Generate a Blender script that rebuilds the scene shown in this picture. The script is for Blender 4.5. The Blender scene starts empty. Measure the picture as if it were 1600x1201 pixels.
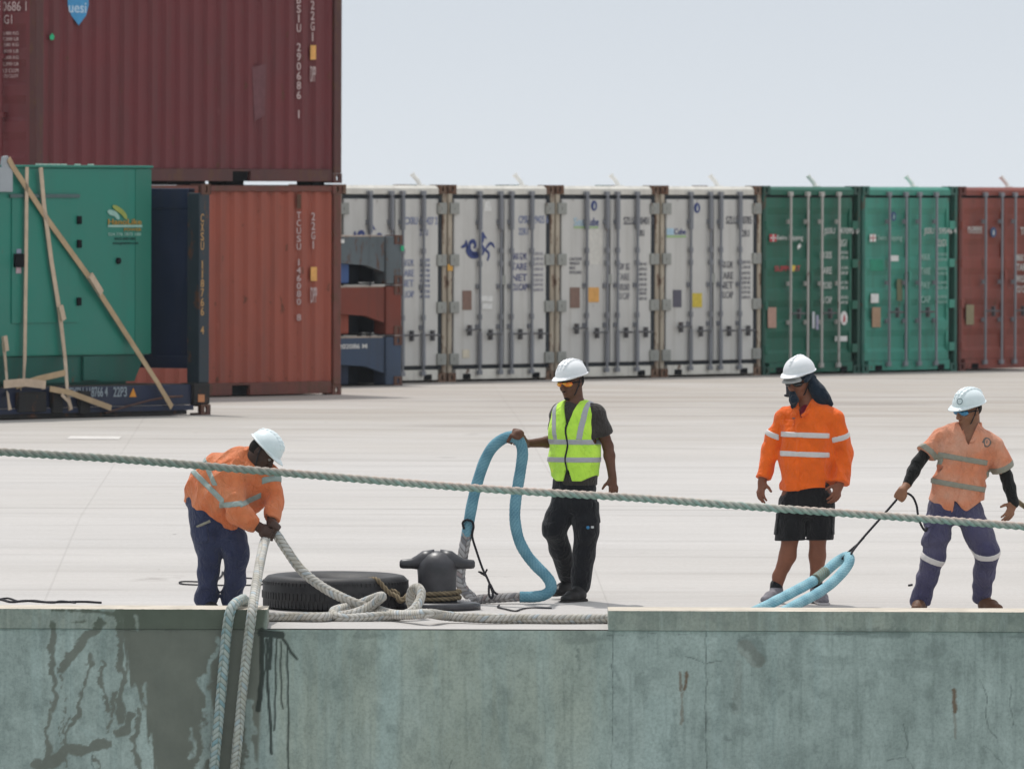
import bpy, bmesh, math, random
import numpy as np
from mathutils import Vector, Matrix
random.seed(7); np.random.seed(7)
R = math.radians
S = bpy.context.scene
COL = S.collection

# ------------------------------------------------------------------ camera
FPX, CX, CY, HOR = 17700.0, 800.0, 600.5, 288.0       # focal length in photo pixels, centre, horizon row
CAMZ, ROLL = 2.60, R(0.2)
PITCH = math.atan((CY - HOR) / FPX)
cam_d = bpy.data.cameras.new('camera'); cam = bpy.data.objects.new('camera', cam_d); COL.objects.link(cam)
cam_d.sensor_width = 36.0; cam_d.lens = 36.0 * FPX / 1600.0
cam_d.clip_start = 1.0; cam_d.clip_end = 30000.0
CAMROT = Matrix.Rotation(R(90) - PITCH, 3, 'X') @ Matrix.Rotation(ROLL, 3, 'Z')
cam.matrix_world = Matrix.Translation((0, 0, CAMZ)) @ CAMROT.to_4x4()
cam_d.dof.use_dof = True; cam_d.dof.focus_distance = 83.0; cam_d.dof.aperture_fstop = 10.0
S.camera = cam

# ------------------------------------------------------------------ light
SUN_EL, SUN_AZ = R(66), R(-24)                         # azimuth from +Y towards +X
w = bpy.data.worlds.new('World'); S.world = w; w.use_nodes = True
nt = w.node_tree; bg = nt.nodes['Background']
sky = nt.nodes.new('ShaderNodeTexSky'); sky.sky_type = 'NISHITA'; sky.sun_disc = False
sky.sun_elevation = SUN_EL; sky.sun_rotation = SUN_AZ
sky.air_density = 1.0; sky.dust_density = 1.0; sky.ozone_density = 2.0; sky.altitude = 0
def wnode(typ, **kw):
    x = nt.nodes.new(typ)
    for k, v in kw.items(): setattr(x, k, v)
    return x
wtc = wnode('ShaderNodeTexCoord'); wsep = wnode('ShaderNodeSeparateXYZ'); nt.links.new(wtc.outputs['Generated'], wsep.inputs[0])
def wramp(a, b, v0, v1):
    x = wnode('ShaderNodeMapRange', interpolation_type='SMOOTHSTEP'); nt.links.new(wsep.outputs[2], x.inputs[0])
    for i, q in enumerate((a, b, v0, v1)): x.inputs[i + 1].default_value = q
    return x.outputs[0]
def wmix(fac, a, b):
    x = wnode('ShaderNodeMix', data_type='RGBA')
    for i, q in ((0, fac), (6, a), (7, b)):
        if isinstance(q, tuple): x.inputs[i].default_value = (*q, 1)
        else: nt.links.new(q, x.inputs[i])
    return x.outputs[2]
# thin white overcast: a bright veil low down that thins out towards the zenith, over the clear sky
hz = wmix(wramp(-.002, .021, 0, 1), (5.25, 5.60, 5.96), (4.80, 5.18, 5.62))
veil = wmix(wramp(.05, .85, 0, 1), hz, (6.6, 6.8, 7.0))
nt.links.new(wmix(wramp(.02, .9, 1, .85), sky.outputs[0], veil), bg.inputs[0]); bg.inputs[1].default_value = 0.12
sl = bpy.data.lights.new('sun', 'SUN'); sun = bpy.data.objects.new('sun', sl); COL.objects.link(sun)
sl.energy = 2.5; sl.angle = R(0.8); sl.color = (1.0, 0.965, 0.92)
sd = Vector((math.sin(SUN_AZ) * math.cos(SUN_EL), math.cos(SUN_AZ) * math.cos(SUN_EL), math.sin(SUN_EL)))
sun.rotation_euler = sd.to_track_quat('Z', 'Y').to_euler()
sun.location = sd * 60 + Vector((0, 85, 0))
S.view_settings.view_transform = 'Standard'; S.view_settings.look = 'None'
S.view_settings.exposure = 0.2; S.view_settings.gamma = 1.0; S.view_settings.use_curve_mapping = False

# ------------------------------------------------------------------ geometry of the place
EDGE = 80.45
PROF = [(EDGE, -0.559), (95.0, -0.195), (125.0, 0.0), (4000.0, 0.0)]
def gz(Y):                                             # ground level: the apron falls gently to the water
    for (a, za), (b, zb) in zip(PROF, PROF[1:]):
        if Y <= b: return za + (zb - za) * (Y - a) / (b - a)
    return 0.0
def ray(u, v):
    d = CAMROT @ Vector(((u - CX) / FPX, -(v - CY) / FPX, -1.0)); return d / d.y
def at(u, v, Y):
    return Vector((0, 0, CAMZ)) + ray(u, v) * Y
def ground(u, v, h=0.0):                               # where a line of sight meets the ground (raised by h)
    lo, hi = EDGE, 600.0
    for _ in range(60):
        m = (lo + hi) / 2
        if at(u, v, m).z > gz(m) + h: lo = m
        else: hi = m
    return at(u, v, lo)
def on_plane(u, v, p, n):
    d = ray(u, v); o = Vector((0, 0, CAMZ)); return o + d * ((p - o).dot(n) / d.dot(n))
def xat(u, Y): return at(u, 800, Y).x

# ------------------------------------------------------------------ materials
def lin(c):
    if isinstance(c, str):
        c = [int(c[i:i + 2], 16) / 255 for i in (0, 2, 4)]
    return tuple((x / 12.92 if x <= .04045 else ((x + .055) / 1.055) ** 2.4) for x in c)
MATS = {}
class NT:
    def __init__(s, name):
        s.m = bpy.data.materials.new(name); s.m.use_nodes = True; s.t = s.m.node_tree
        s.b = s.t.nodes['Principled BSDF']; s._tc = None
    def n(s, typ, **kw):
        x = s.t.nodes.new(typ)
        for k, v in kw.items(): setattr(x, k, v)
        return x
    def l(s, a, b): s.t.links.new(a, b)
    def tc(s, scale=(1, 1, 1), rot=(0, 0, 0)):
        if s._tc is None: s._tc = s.n('ShaderNodeTexCoord')
        mp = s.n('ShaderNodeMapping'); mp.inputs['Scale'].default_value = scale; mp.inputs['Rotation'].default_value = rot
        s.l(s._tc.outputs['Object'], mp.inputs[0]); return mp.outputs[0]
    def noise(s, scale, detail=4, rough=.55, sc=(1, 1, 1), dist=0):
        x = s.n('ShaderNodeTexNoise'); x.inputs['Scale'].default_value = scale; x.inputs['Detail'].default_value = detail
        x.inputs['Roughness'].default_value = rough; x.inputs['Distortion'].default_value = dist
        s.l(s.tc(sc), x.inputs['Vector']); return x.outputs['Fac']
    def ramp(s, fac, p0, p1, v0=0.0, v1=1.0):
        x = s.n('ShaderNodeMapRange'); x.inputs[1].default_value = p0; x.inputs[2].default_value = p1
        x.inputs[3].default_value = v0; x.inputs[4].default_value = v1; s.l(fac, x.inputs[0]); return x.outputs[0]
    def mul(s, a, b, op='MULTIPLY'):
        x = s.n('ShaderNodeMath', operation=op)
        for i, q in enumerate((a, b)):
            if isinstance(q, (int, float)): x.inputs[i].default_value = q
            else: s.l(q, x.inputs[i])
        return x.outputs[0]
    def mix(s, fac, a, b, mode='MIX'):
        x = s.n('ShaderNodeMix', data_type='RGBA', blend_type=mode)
        for i, q in ((0, fac), (6, a), (7, b)):
            if isinstance(q, (int, float)): x.inputs[i].default_value = q
            elif isinstance(q, tuple): x.inputs[i].default_value = (*q[:3], 1)
            else: s.l(q, x.inputs[i])
        return x.outputs[2]
    def bump(s, h, strength=.3, dist=.01):
        x = s.n('ShaderNodeBump'); x.inputs['Strength'].default_value = strength; x.inputs['Distance'].default_value = dist
        s.l(h, x.inputs['Height']); s.l(x.outputs[0], s.b.inputs['Normal'])
    def attr(s, name):
        x = s.n('ShaderNodeAttribute'); x.attribute_name = name; return x
    def done(s, col, rough=.6, spec=.3, metal=0.0):
        if isinstance(col, tuple): s.b.inputs['Base Color'].default_value = (*col[:3], 1)
        else: s.l(col, s.b.inputs['Base Color'])
        if isinstance(rough, (int, float)): s.b.inputs['Roughness'].default_value = rough
        else: s.l(rough, s.b.inputs['Roughness'])
        s.b.inputs['Specular IOR Level'].default_value = spec; s.b.inputs['Metallic'].default_value = metal
        return s.m
RUST = lin('5a3a28')
def paint(key, c, rust=0.0, streak=.25, var=.15, rough=.5, spec=.3, metal=0.0, dirt='3a342e', rscale=2.2):
    if key in MATS: return MATS[key]
    t = NT(key); c = lin(c)
    a = t.noise(1.7, 5); col = t.mix(t.ramp(a, .3, .7), tuple(x * (1 - var) for x in c), tuple(min(1, x * (1 + var)) for x in c))
    st = t.noise(5.0, 4, .6, (1, 1, .07)); col = t.mix(t.mul(t.ramp(st, .52, .8), streak), col, lin(dirt))
    sc = t.noise(9.0, 4, .6, (1, 1, .5)); col = t.mix(t.ramp(sc, .66, .74, 0, .25), col, tuple(min(1, x * 1.5 + .03) for x in c))
    if rust > 0:
        r = t.noise(rscale * 3, 7, .68, (1, 1, .55)); col = t.mix(t.ramp(r, .66 - .34 * rust, .72 - .30 * rust, 0, .85), col, RUST)
        t.bump(r, .25, .004)
    MATS[key] = t.done(col, t.ramp(a, .3, .7, rough - .08, rough + .12), spec, metal); return MATS[key]
def plain(key, c, rough=.6, spec=.3, metal=0.0, var=.12, scale=14.0, bump=0.0):
    if key in MATS: return MATS[key]
    t = NT(key); c = lin(c); a = t.noise(scale, 4)
    col = t.mix(t.ramp(a, .3, .7), tuple(x * (1 - var) for x in c), tuple(min(1, x * (1 + var)) for x in c))
    if bump: t.bump(a, bump, .004)
    MATS[key] = t.done(col, rough, spec, metal); return MATS[key]
def cloth(key, c, fade=None, rough=.85, wr=.5):
    if key in MATS: return MATS[key]
    t = NT(key); c = lin(c)
    a = t.noise(9.0, 5); col = t.mix(t.ramp(a, .3, .72), tuple(x * .86 for x in c), tuple(min(1, x * 1.12) for x in c))
    if fade: col = t.mix(t.ramp(t.noise(4.0, 3), .42, .66, 0, .75), col, lin(fade))
    wv = t.noise(420.0, 1); f = t.noise(17.0, 4, .55, (1.0, 1.0, .6), 1.6)
    hh = t.mul(t.mul(f, 1.0), t.mul(wv, .05), 'ADD'); t.bump(hh, min(1, wr * 1.35), .04)
    t.b.inputs['Sheen Weight'].default_value = .15
    MATS[key] = t.done(col, rough, .15); return MATS[key]

# ------------------------------------------------------------------ object helpers
def link(name, me, mats, parent=None, smooth=False, loc=None, rot=None):
    if not isinstance(mats, (list, tuple)): mats = [mats]
    for m in mats: me.materials.append(m)
    if smooth: me.shade_smooth()
    o = bpy.data.objects.new(name, me); COL.objects.link(o)
    if parent is not None: o.parent = parent
    if loc is not None: o.location = loc
    if rot is not None: o.rotation_euler = rot
    return o
def tag(o, label=None, cat=None, group=None, kind=None):
    if label: o['label'] = label
    if cat: o['category'] = cat
    if group: o['group'] = group
    if kind: o['kind'] = kind
    return o
def empty(name, loc, rz=0.0, label=None, cat=None, group=None):
    o = bpy.data.objects.new(name, None); COL.objects.link(o); o.location = loc; o.rotation_euler = (0, 0, rz); o.empty_display_size = .2
    return tag(o, label, cat, group)
class MB:                                              # collects shapes for one mesh
    def __init__(s): s.v = []; s.f = []; s.mi = []; s.st = []
    def add(s, vs, fs, mi=0):
        o = len(s.v); s.st.append((o, len(s.f))); s.v += [tuple(p) for p in vs]; s.f += [tuple(i + o for i in f) for f in fs]; s.mi += [mi] * len(fs); return s
    def box(s, x0, x1, y0, y1, z0, z1, c=0.0, mi=0):
        if c <= 0:
            vs = [(x, y, z) for z in (z0, z1) for (x, y) in ((x0, y0), (x1, y0), (x1, y1), (x0, y1))]
            return s.add(vs, [(3, 2, 1, 0), (4, 5, 6, 7), (0, 1, 5, 4), (1, 2, 6, 5), (2, 3, 7, 6), (3, 0, 4, 7)], mi)
        bm = bmesh.new(); bmesh.ops.create_cube(bm, size=1)
        for v in bm.verts: v.co = ((x0 + x1) / 2 + v.co.x * (x1 - x0), (y0 + y1) / 2 + v.co.y * (y1 - y0), (z0 + z1) / 2 + v.co.z * (z1 - z0))
        bmesh.ops.bevel(bm, geom=bm.edges[:], offset=c, segments=2, profile=.6, affect='EDGES')
        bm.verts.index_update(); s.add([v.co[:] for v in bm.verts], [tuple(v.index for v in f.verts) for f in bm.faces], mi); bm.free(); return s
    def tube(s, pts, r, n=8, mi=0, cap=True):
        pts = [Vector(p) for p in pts]; rs = r if isinstance(r, (list, tuple)) else [r] * len(pts)
        t0 = (pts[1] - pts[0]).normalized(); nrm = t0.orthogonal().normalized(); vs = []; fs = []
        for i, p in enumerate(pts):
            t = (pts[min(i + 1, len(pts) - 1)] - pts[max(i - 1, 0)]).normalized()
            nrm = (nrm - t * nrm.dot(t)).normalized(); b = t.cross(nrm)
            for k in range(n):
                a = 2 * math.pi * k / n; vs.append(p + (nrm * math.cos(a) + b * math.sin(a)) * rs[i])
        for i in range(len(pts) - 1):
            for k in range(n):
                fs.append((i * n + k, i * n + (k + 1) % n, (i + 1) * n + (k + 1) % n, (i + 1) * n + k))
        if cap: fs += [tuple(range(n - 1, -1, -1)), tuple((len(pts) - 1) * n + k for k in range(n))]
        return s.add(vs, fs, mi)
    def prism(s, poly, axis, a, b, mi=0):              # polygon in the other two axes, extruded along axis a..b
        def mk(p, q): return {'x': (q, p[0], p[1]), 'y': (p[0], q, p[1]), 'z': (p[0], p[1], q)}[axis]
        n = len(poly); vs = [mk(p, a) for p in poly] + [mk(p, b) for p in poly]
        fs = [tuple(range(n - 1, -1, -1)), tuple(range(n, 2 * n))] + [(i, (i + 1) % n, n + (i + 1) % n, n + i) for i in range(n)]
        return s.add(vs, fs, mi)
    def lathe(s, prof, n=48, c=(0, 0, 0), mi=0):
        vs = []; fs = []; m = len(prof)
        for k in range(n):
            a = 2 * math.pi * k / n
            for r_, z in prof: vs.append((c[0] + r_ * math.cos(a), c[1] + r_ * math.sin(a), c[2] + z))
        for k in range(n):
            for i in range(m - 1):
                k2 = (k + 1) % n; fs.append((k * m + i, k2 * m + i, k2 * m + i + 1, k * m + i + 1))
        return s.add(vs, fs, mi)
    def each(s, name, mats, parent=None, **kw):         # one object for each shape added
        out = []; e = s.st[1:] + [(len(s.v), len(s.f))]
        for (a, c), (b, d) in zip(s.st, e):
            q = MB(); q.v = s.v[a:b]; q.f = [tuple(i - a for i in f) for f in s.f[c:d]]; q.mi = s.mi[c:d]; out.append(q.build(name, mats, parent, **kw))
        return out
    def build(s, name, mats, parent=None, smooth=False, fix=True, **kw):
        me = bpy.data.meshes.new(name); me.from_pydata(s.v, [], s.f)
        for i, p in enumerate(me.polygons): p.material_index = s.mi[i]
        if fix:
            bm = bmesh.new(); bm.from_mesh(me); bmesh.ops.recalc_face_normals(bm, faces=bm.faces); bm.to_mesh(me); bm.free()
        return link(name, me, mats, parent, smooth, **kw)
def text(name, body, size, mat, parent, loc, rot, sx=1.0, align='LEFT', line=1.0, depth=.0015, shear=0.0, space=1.0, bold=0.0):
    cu = bpy.data.curves.new('lettering', 'FONT'); cu.body = body; cu.size = size; cu.align_x = align; cu.space_line = line
    cu.extrude = depth; cu.shear = shear; cu.space_character = space; cu.resolution_u = 3; cu.offset = bold
    to = bpy.data.objects.new('lettering', cu); COL.objects.link(to)
    dg = bpy.context.evaluated_depsgraph_get(); dg.update()
    me = bpy.data.meshes.new_from_object(to.evaluated_get(dg)); bpy.data.objects.remove(to); bpy.data.curves.remove(cu)
    for v in me.vertices: v.co.x *= sx
    me.materials.clear()
    return link(name, me, mat, parent, loc=loc, rot=rot)
# ------------------------------------------------------------------ the setting: yard, quay wall, kerbs, water
def concrete_ground():
    t = NT('yard_concrete')
    base, dark, warm = lin('bdbab7'), lin('b0adaa'), lin('b4afa9')
    a = t.noise(.55, 6, .6, (.35, 1, 1)); col = t.mix(t.ramp(a, .3, .7), base, dark)
    b = t.noise(.09, 4, .6, (.5, 1.2, 1)); col = t.mix(t.ramp(b, .42, .7, 0, .5), col, warm)
    br = t.noise(3.0, 3, .7, (.25, 3.2, 1)); col = t.mix(t.ramp(br, .45, .75, 0, .16), col, lin('8f8780'))
    br2 = t.noise(1.1, 4, .7, (.12, 1.6, 1)); col = t.mix(t.ramp(br2, .5, .72, 0, .25), col, lin('c9c3be'))
    fine = t.noise(38.0, 3, .7, (1, .35, 1)); col = t.mix(t.ramp(fine, .35, .75, 0, .2), col, lin('8c847d'))
    # far part of the yard is browner and scuffed
    sep = t.n('ShaderNodeSeparateXYZ'); t.l(t.tc(), sep.inputs[0]); X, Y = sep.outputs[0], sep.outputs[1]
    far = t.mul(t.ramp(Y, 108, 130), t.ramp(t.noise(.7, 5, .65, (.4, 1, 1)), .3, .62, .1, .7)); col = t.mix(far, col, lin('948a7e'))
    tyre = t.noise(.8, 5, .6, (.18, .9, 1), .8); col = t.mix(t.mul(t.ramp(tyre, .52, .7, 0, .6), t.ramp(Y, 102, 122)), col, lin('7b736c'))
    # cast joints: across at fixed depths, along at fixed x (skewed)
    def line(coord, pos, wd, k):
        d = t.mul(t.mul(coord, pos, 'SUBTRACT'), 0.0, 'ADD'); ab = t.n('ShaderNodeMath', operation='ABSOLUTE'); t.l(d, ab.inputs[0])
        return t.ramp(ab.outputs[0], wd * .4, wd, k, 0)
    sk = t.mul(X, t.mul(Y, .0151), 'ADD')
    for c_, p_, w_, k_ in ((Y, 97.0, .10, .35), (Y, 90.4, .04, .16), (Y, 106.0, .07, .15), (sk, 1.97, .009, .14), (sk, -2.18, .012, .13)):
        wob = t.mul(t.noise(2.2, 3), .5, 'ADD')
        col = t.mix(t.mul(line(c_, p_, w_, k_), wob), col, lin('5d554f'))
    # pits, specks and dark spills
    vo = t.n('ShaderNodeTexVoronoi'); vo.inputs['Scale'].default_value = 1.5; vo.inputs['Randomness'].default_value = 1
    t.l(t.tc((1, .6, 1)), vo.inputs[0])
    sz = t.n('ShaderNodeSeparateColor'); t.l(vo.outputs['Color'], sz.inputs[0])
    rad = t.mul(t.ramp(sz.outputs[0], .3, 1.0, 0, .032), 0.0, 'ADD')
    lt = t.mul(vo.outputs['Distance'], rad, 'LESS_THAN'); col = t.mix(t.mul(lt, .85), col, lin('3a3430'))
    tm = t.n('ShaderNodeTexWave', wave_type='BANDS', bands_direction='Y'); tm.inputs['Scale'].default_value = .16; tm.inputs['Distortion'].default_value = 9.0; tm.inputs['Detail'].default_value = 3; tm.inputs['Detail Scale'].default_value = .35; t.l(t.tc((.10, 1, 1)), tm.inputs[0])
    col = t.mix(t.mul(t.ramp(tm.outputs['Fac'], .93, .985, 0, .14), t.ramp(t.noise(.5, 3), .42, .6)), col, lin('766e68'))
    ol = t.noise(.9, 4, .6, (1, .7, 1)); col = t.mix(t.ramp(ol, .68, .74, 0, .35), col, lin('6a605a'))
    sp = t.noise(.35, 5, .7, (.5, 1.3, 1)); col = t.mix(t.ramp(sp, .66, .74, 0, .3), col, lin('7d6c60'))
    t.bump(t.mul(fine, t.mul(br, .6), 'ADD'), .35, .006)
    return t.done(col, .9, .2)
ys = [EDGE - .004, 81.2, 82, 84, 87, 91, 95, 100, 108, 116, 125, 140, 170, 220, 400, 1000, 4000]
xs = [-2000, -200, -40, -12, -6, -3, 0, 3, 6, 12, 40, 200, 2000]
gv = [(x, y, gz(y)) for y in ys for x in xs]; nx_ = len(xs)
gf = [(j * nx_ + i, j * nx_ + i + 1, (j + 1) * nx_ + i + 1, (j + 1) * nx_ + i) for j in range(len(ys) - 1) for i in range(nx_ - 1)]
me = bpy.data.meshes.new('yard'); me.from_pydata(gv, [], gf)
tag(link('yard', me, concrete_ground()), kind='structure')

tw = NT('harbour_water'); wn = tw.noise(.9, 5, .6, (1, 1.6, 1)); tw.bump(wn, .5, .25)
me = bpy.data.meshes.new('water'); me.from_pydata([(-2000, -2000, -3.0), (2000, -2000, -3.0), (2000, EDGE + .3, -3.0), (-2000, EDGE + .3, -3.0)], [], [(0, 1, 2, 3)])
tag(link('water', me, tw.done(lin('7f9a94'), .15, .5)), kind='structure')

def vnoise(x, y, seed=0):                              # smooth value noise on arrays
    rng = np.random.RandomState(seed); T = rng.rand(256, 256)
    xi = np.floor(x).astype(int); yi = np.floor(y).astype(int); fx = x - xi; fy = y - yi
    fx = fx * fx * (3 - 2 * fx); fy = fy * fy * (3 - 2 * fy); g = lambda a, b: T[a & 255, b & 255]
    return (g(xi, yi) * (1 - fx) + g(xi + 1, yi) * fx) * (1 - fy) + (g(xi, yi + 1) * (1 - fx) + g(xi + 1, yi + 1) * fx) * fy
def fbm(x, y, seed=0, o=4):
    s = 0; a = .5
    for k in range(o): s = s + a * vnoise(x * 2 ** k, y * 2 ** k, seed + k); a *= .5
    return s
def stroke(U, V, pts, wd, soft=2.0):
    d = np.full(U.shape, 1e9)
    for (a, b), (c, e) in zip(pts, pts[1:]):
        L = (c - a) ** 2 + (e - b) ** 2; t_ = np.clip(((U - a) * (c - a) + (V - b) * (e - b)) / L, 0, 1)
        d = np.minimum(d, np.hypot(U - a - t_ * (c - a), V - b - t_ * (e - b)))
    return np.clip((wd - d) / soft + .5, 0, 1)
def sstep(x, a, b):
    t_ = np.clip((x - a) / (b - a), 0, 1); return t_ * t_ * (3 - 2 * t_)
def stain_masks(x, z):
    """stains of the quay face, in decimetre-like chart units (U to the right, V down)"""
    U = 800 + x * 220.0; V = 288 + (2.6 - z) * 220.0
    n1 = fbm(U / 26, V / 26, 1) - .47; n2 = fbm(U / 9, V / 60, 5) - .47; n3 = fbm(U / 5, V / 5, 9) - .47; n4 = fbm(U / 80, V / 110, 13) - .47
    Uw = U + n1 * 26 + n3 * 6
    # wet patch with ragged sides
    Lb = np.interp(V, [945, 985, 1050, 1090, 1120, 1201, 1320], [188, 192, 204, 222, 232, 242, 250]) + n2 * 34
    Rb = np.interp(V, [945, 985, 1080, 1201, 1320], [420, 414, 411, 405, 398]) + n2 * 5
    wet = sstep(U + n3 * 5, Lb - 3, Lb + 3) * sstep(Rb - U, -2, 4)
    for p, wd in (([(338, 1000), (322, 1075), (323, 1110)], 3.2), ([(320, 1060), (326, 1130), (318, 1201), (316, 1300)], 5), ([(306, 1140), (304, 1185)], 2.2),
                  ([(215, 965), (213, 985)], 3.0), ([(228, 1070), (232, 1100)], 3.5), ([(392, 1100), (392, 1201), (390, 1300)], 6), ([(240, 1150), (238, 1201)], 2)):
        wet = wet * (1 - .85 * stroke(Uw, V, p, wd + n3 * 4, 3))
    for p, wd in (([(84, 978), (85, 1040), (81, 1105), (75, 1201), (72, 1300)], 4.2), ([(160, 973), (148, 985), (128, 1010), (112, 1030), (100, 1048)], 6.5),
                  ([(99, 1045), (98, 1100), (100, 1201)], 1.4), ([(146, 1025), (138, 1070), (128, 1095), (112, 1145), (95, 1185), (84, 1201)], 3.0),
                  ([(163, 1037), (160, 1075), (162, 1112)], 4.0), ([(180, 1085), (172, 1120), (169, 1145)], 3.2), ([(193, 955), (189, 1020), (192, 1060), (184, 1128)], 5.5),
                  ([(65, 1201), (82, 1195), (106, 1170), (128, 1176), (165, 1162)], 8.0), ([(100, 1172), (106, 1150), (108, 1120)], 2.5), ([(148, 1180), (150, 1201)], 2),
                  ([(200, 1120), (196, 1145), (184, 1148)], 6), ([(215, 1110), (216, 1201)], 4), ([(60, 1195), (62, 1230)], 8), ([(90, 955), (150, 957), (190, 962)], 3),
                  ([(102, 975), (135, 973)], 1.4)):
        wet = np.maximum(wet, stroke(Uw, V, p, wd + n3 * 7 + n2 * 5, 2.2) * .92)
    drip = np.zeros_like(U); Ud = U + n1 * 5
    for p, wd in (([(410, 985), (411, 1050), (405, 1110)], 4.0), ([(418, 1000), (419, 1075), (423, 1120), (426, 1178)], 2.6), ([(424, 995), (423, 1045)], 3.2), ([(433, 1000), (432, 1080), (430, 1142)], 1.5),
                  ([(440, 1003), (441, 1060), (443, 1108)], 1.3), ([(450, 1008), (452, 1080), (452, 1201), (453, 1280)], 1.5), ([(418, 988), (438, 992), (450, 1008), (456, 1020), (465, 1030)], 2.2), ([(408, 990), (440, 993)], 6)):
        drip = np.maximum(drip, stroke(Ud, V, p, wd, 1.8))
    rust = np.zeros_like(U)
    for p, wd, k in (([(1064, 1050), (1066, 1078)], 2.0, .8), ([(1075, 1050), (1071, 1076)], 2.2, 1), ([(1068, 1080), (1067, 1130)], 1.6, .6), ([(1493, 1076), (1494, 1108)], 3.0, 1), ([(1493, 1108), (1496, 1150)], 1.4, .45), ([(1165, 1010), (1185, 1030)], 12, .25), ([(1156, 1035), (1152, 1110)], 6, .12)):
        rust = np.maximum(rust, k * stroke(U + n3 * 6, V, p, wd + n2 * 3, 2.5))
    crack = np.zeros_like(U)
    for p, wd in (([(1105, 985), (1104, 1100), (1106, 1201), (1106, 1300)], 1.0), ([(958, 985), (958, 1300)], .6), ([(1074, 1024), (1092, 1030), (1102, 1036), (1130, 1030)], .8),
                  ([(1535, 1060), (1544, 1085), (1541, 1110), (1545, 1135), (1560, 1150)], .8), ([(1583, 1070), (1580, 1100), (1585, 1130)], .8), ([(1412, 1128), (1420, 1160), (1418, 1180), (1432, 1201)], .8),
                  ([(1390, 1186), (1420, 1180)], .7), ([(1538, 1162), (1552, 1170), (1570, 1190)], .7), ([(146, 1178), (144, 1195), (150, 1210)], .7), ([(705, 1201), (709, 1188)], .7)):
        crack = np.maximum(crack, stroke(U + n1 * 8, V + n3 * 4, p, wd, 1.4))
    crack = np.maximum(crack, .55 * stroke(U, V + n1 * 10, [(0, 984), (430, 988)], .9, 1.5) * (fbm(U / 40, V / 400, 31) > .42))
    crack = np.maximum(crack, .7 * stroke(U, V + n1 * 8, [(950, 990), (1400, 988), (1620, 994)], .8, 1.5) * (fbm(U / 35, V / 400, 33) > .44))
    dark = np.zeros_like(U)
    for p, wd, k in (([(1165, 1000), (1185, 1008), (1190, 1026)], 11, .8), ([(1244, 1000), (1244, 1072)], 7.5, .5), ([(1310, 986), (1420, 987)], 6, .75), ([(1530, 988), (1620, 990)], 4, .6), ([(1270, 1028), (1470, 1040)], 8, .35),
                     ([(555, 993), (600, 993)], 5, .7), ([(420, 990), (520, 995)], 8, .35), ([(885, 1000), (950, 994)], 8, .6), ([(903, 1012), (905, 1045)], 3.5, .9), ([(760, 1005), (850, 1020)], 14, .22), ([(1140, 1020), (1128, 1130)], 12, .3),
                     ([(960, 1040), (968, 1060)], 4, .7), ([(1148, 1100), (1152, 1104)], 3.5, .9), ([(1136, 1152), (1140, 1154)], 4.5, .8), ([(470, 1020), (590, 1060)], 26, .15), ([(985, 955), (1000, 958)], 5, .5), ([(1105, 958), (1115, 966)], 6, .5), ([(1180, 958), (1186, 962)], 5, .4), ([(1575, 962), (1582, 965)], 6, .6),
                     ([(250, 963), (256, 966)], 5, .5)):
        dark = np.maximum(dark, k * stroke(U + n1 * 14 + n3 * 7, V + n3 * 9, p, wd + n1 * 12 + n3 * 10, 5))
    vs_ = fbm(U / 7, V / 190, 21); dark = np.maximum(dark, .38 * sstep(vs_, .5, .72)); mot = fbm(U / 22, V / 30, 25); dark = np.maximum(dark, .42 * sstep(mot, .55, .7))
    pale = np.clip(.9 * stroke(U + n2 * 14, V, [(614, 985), (612, 1201), (612, 1320)], 14, 10) + .55 * stroke(U + n2 * 12, V, [(945, 985), (945, 1320)], 10, 8) + .5 * sstep(fbm(U / 18, V / 260, 41), .52, .66) + .6 * stroke(U + n2 * 22, V, [(1030, 1110), (1028, 1320)], 26, 10) * .6, 0, 1)
    for p in ([(1555, 1055), (1562, 1058)], [(1500, 1075), (1503, 1095)], [(1205, 1110), (1207, 1140)], [(128, 1140), (145, 1160)], [(125, 1138), (150, 1150)], [(160, 1165), (175, 1170)]):
        pale = np.maximum(pale, .8 * stroke(U + n3 * 8, V + n3 * 8, p, 1.2, 1.4))
    mid = sstep(U, 425, 445) * sstep(960 - U, 0, 14) * (.75 + n4)
    return dict(wet=wet, drip=drip, rust=rust, crack=crack, dark=dark, pale=pale, mid=np.clip(mid, 0, 1))
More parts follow.
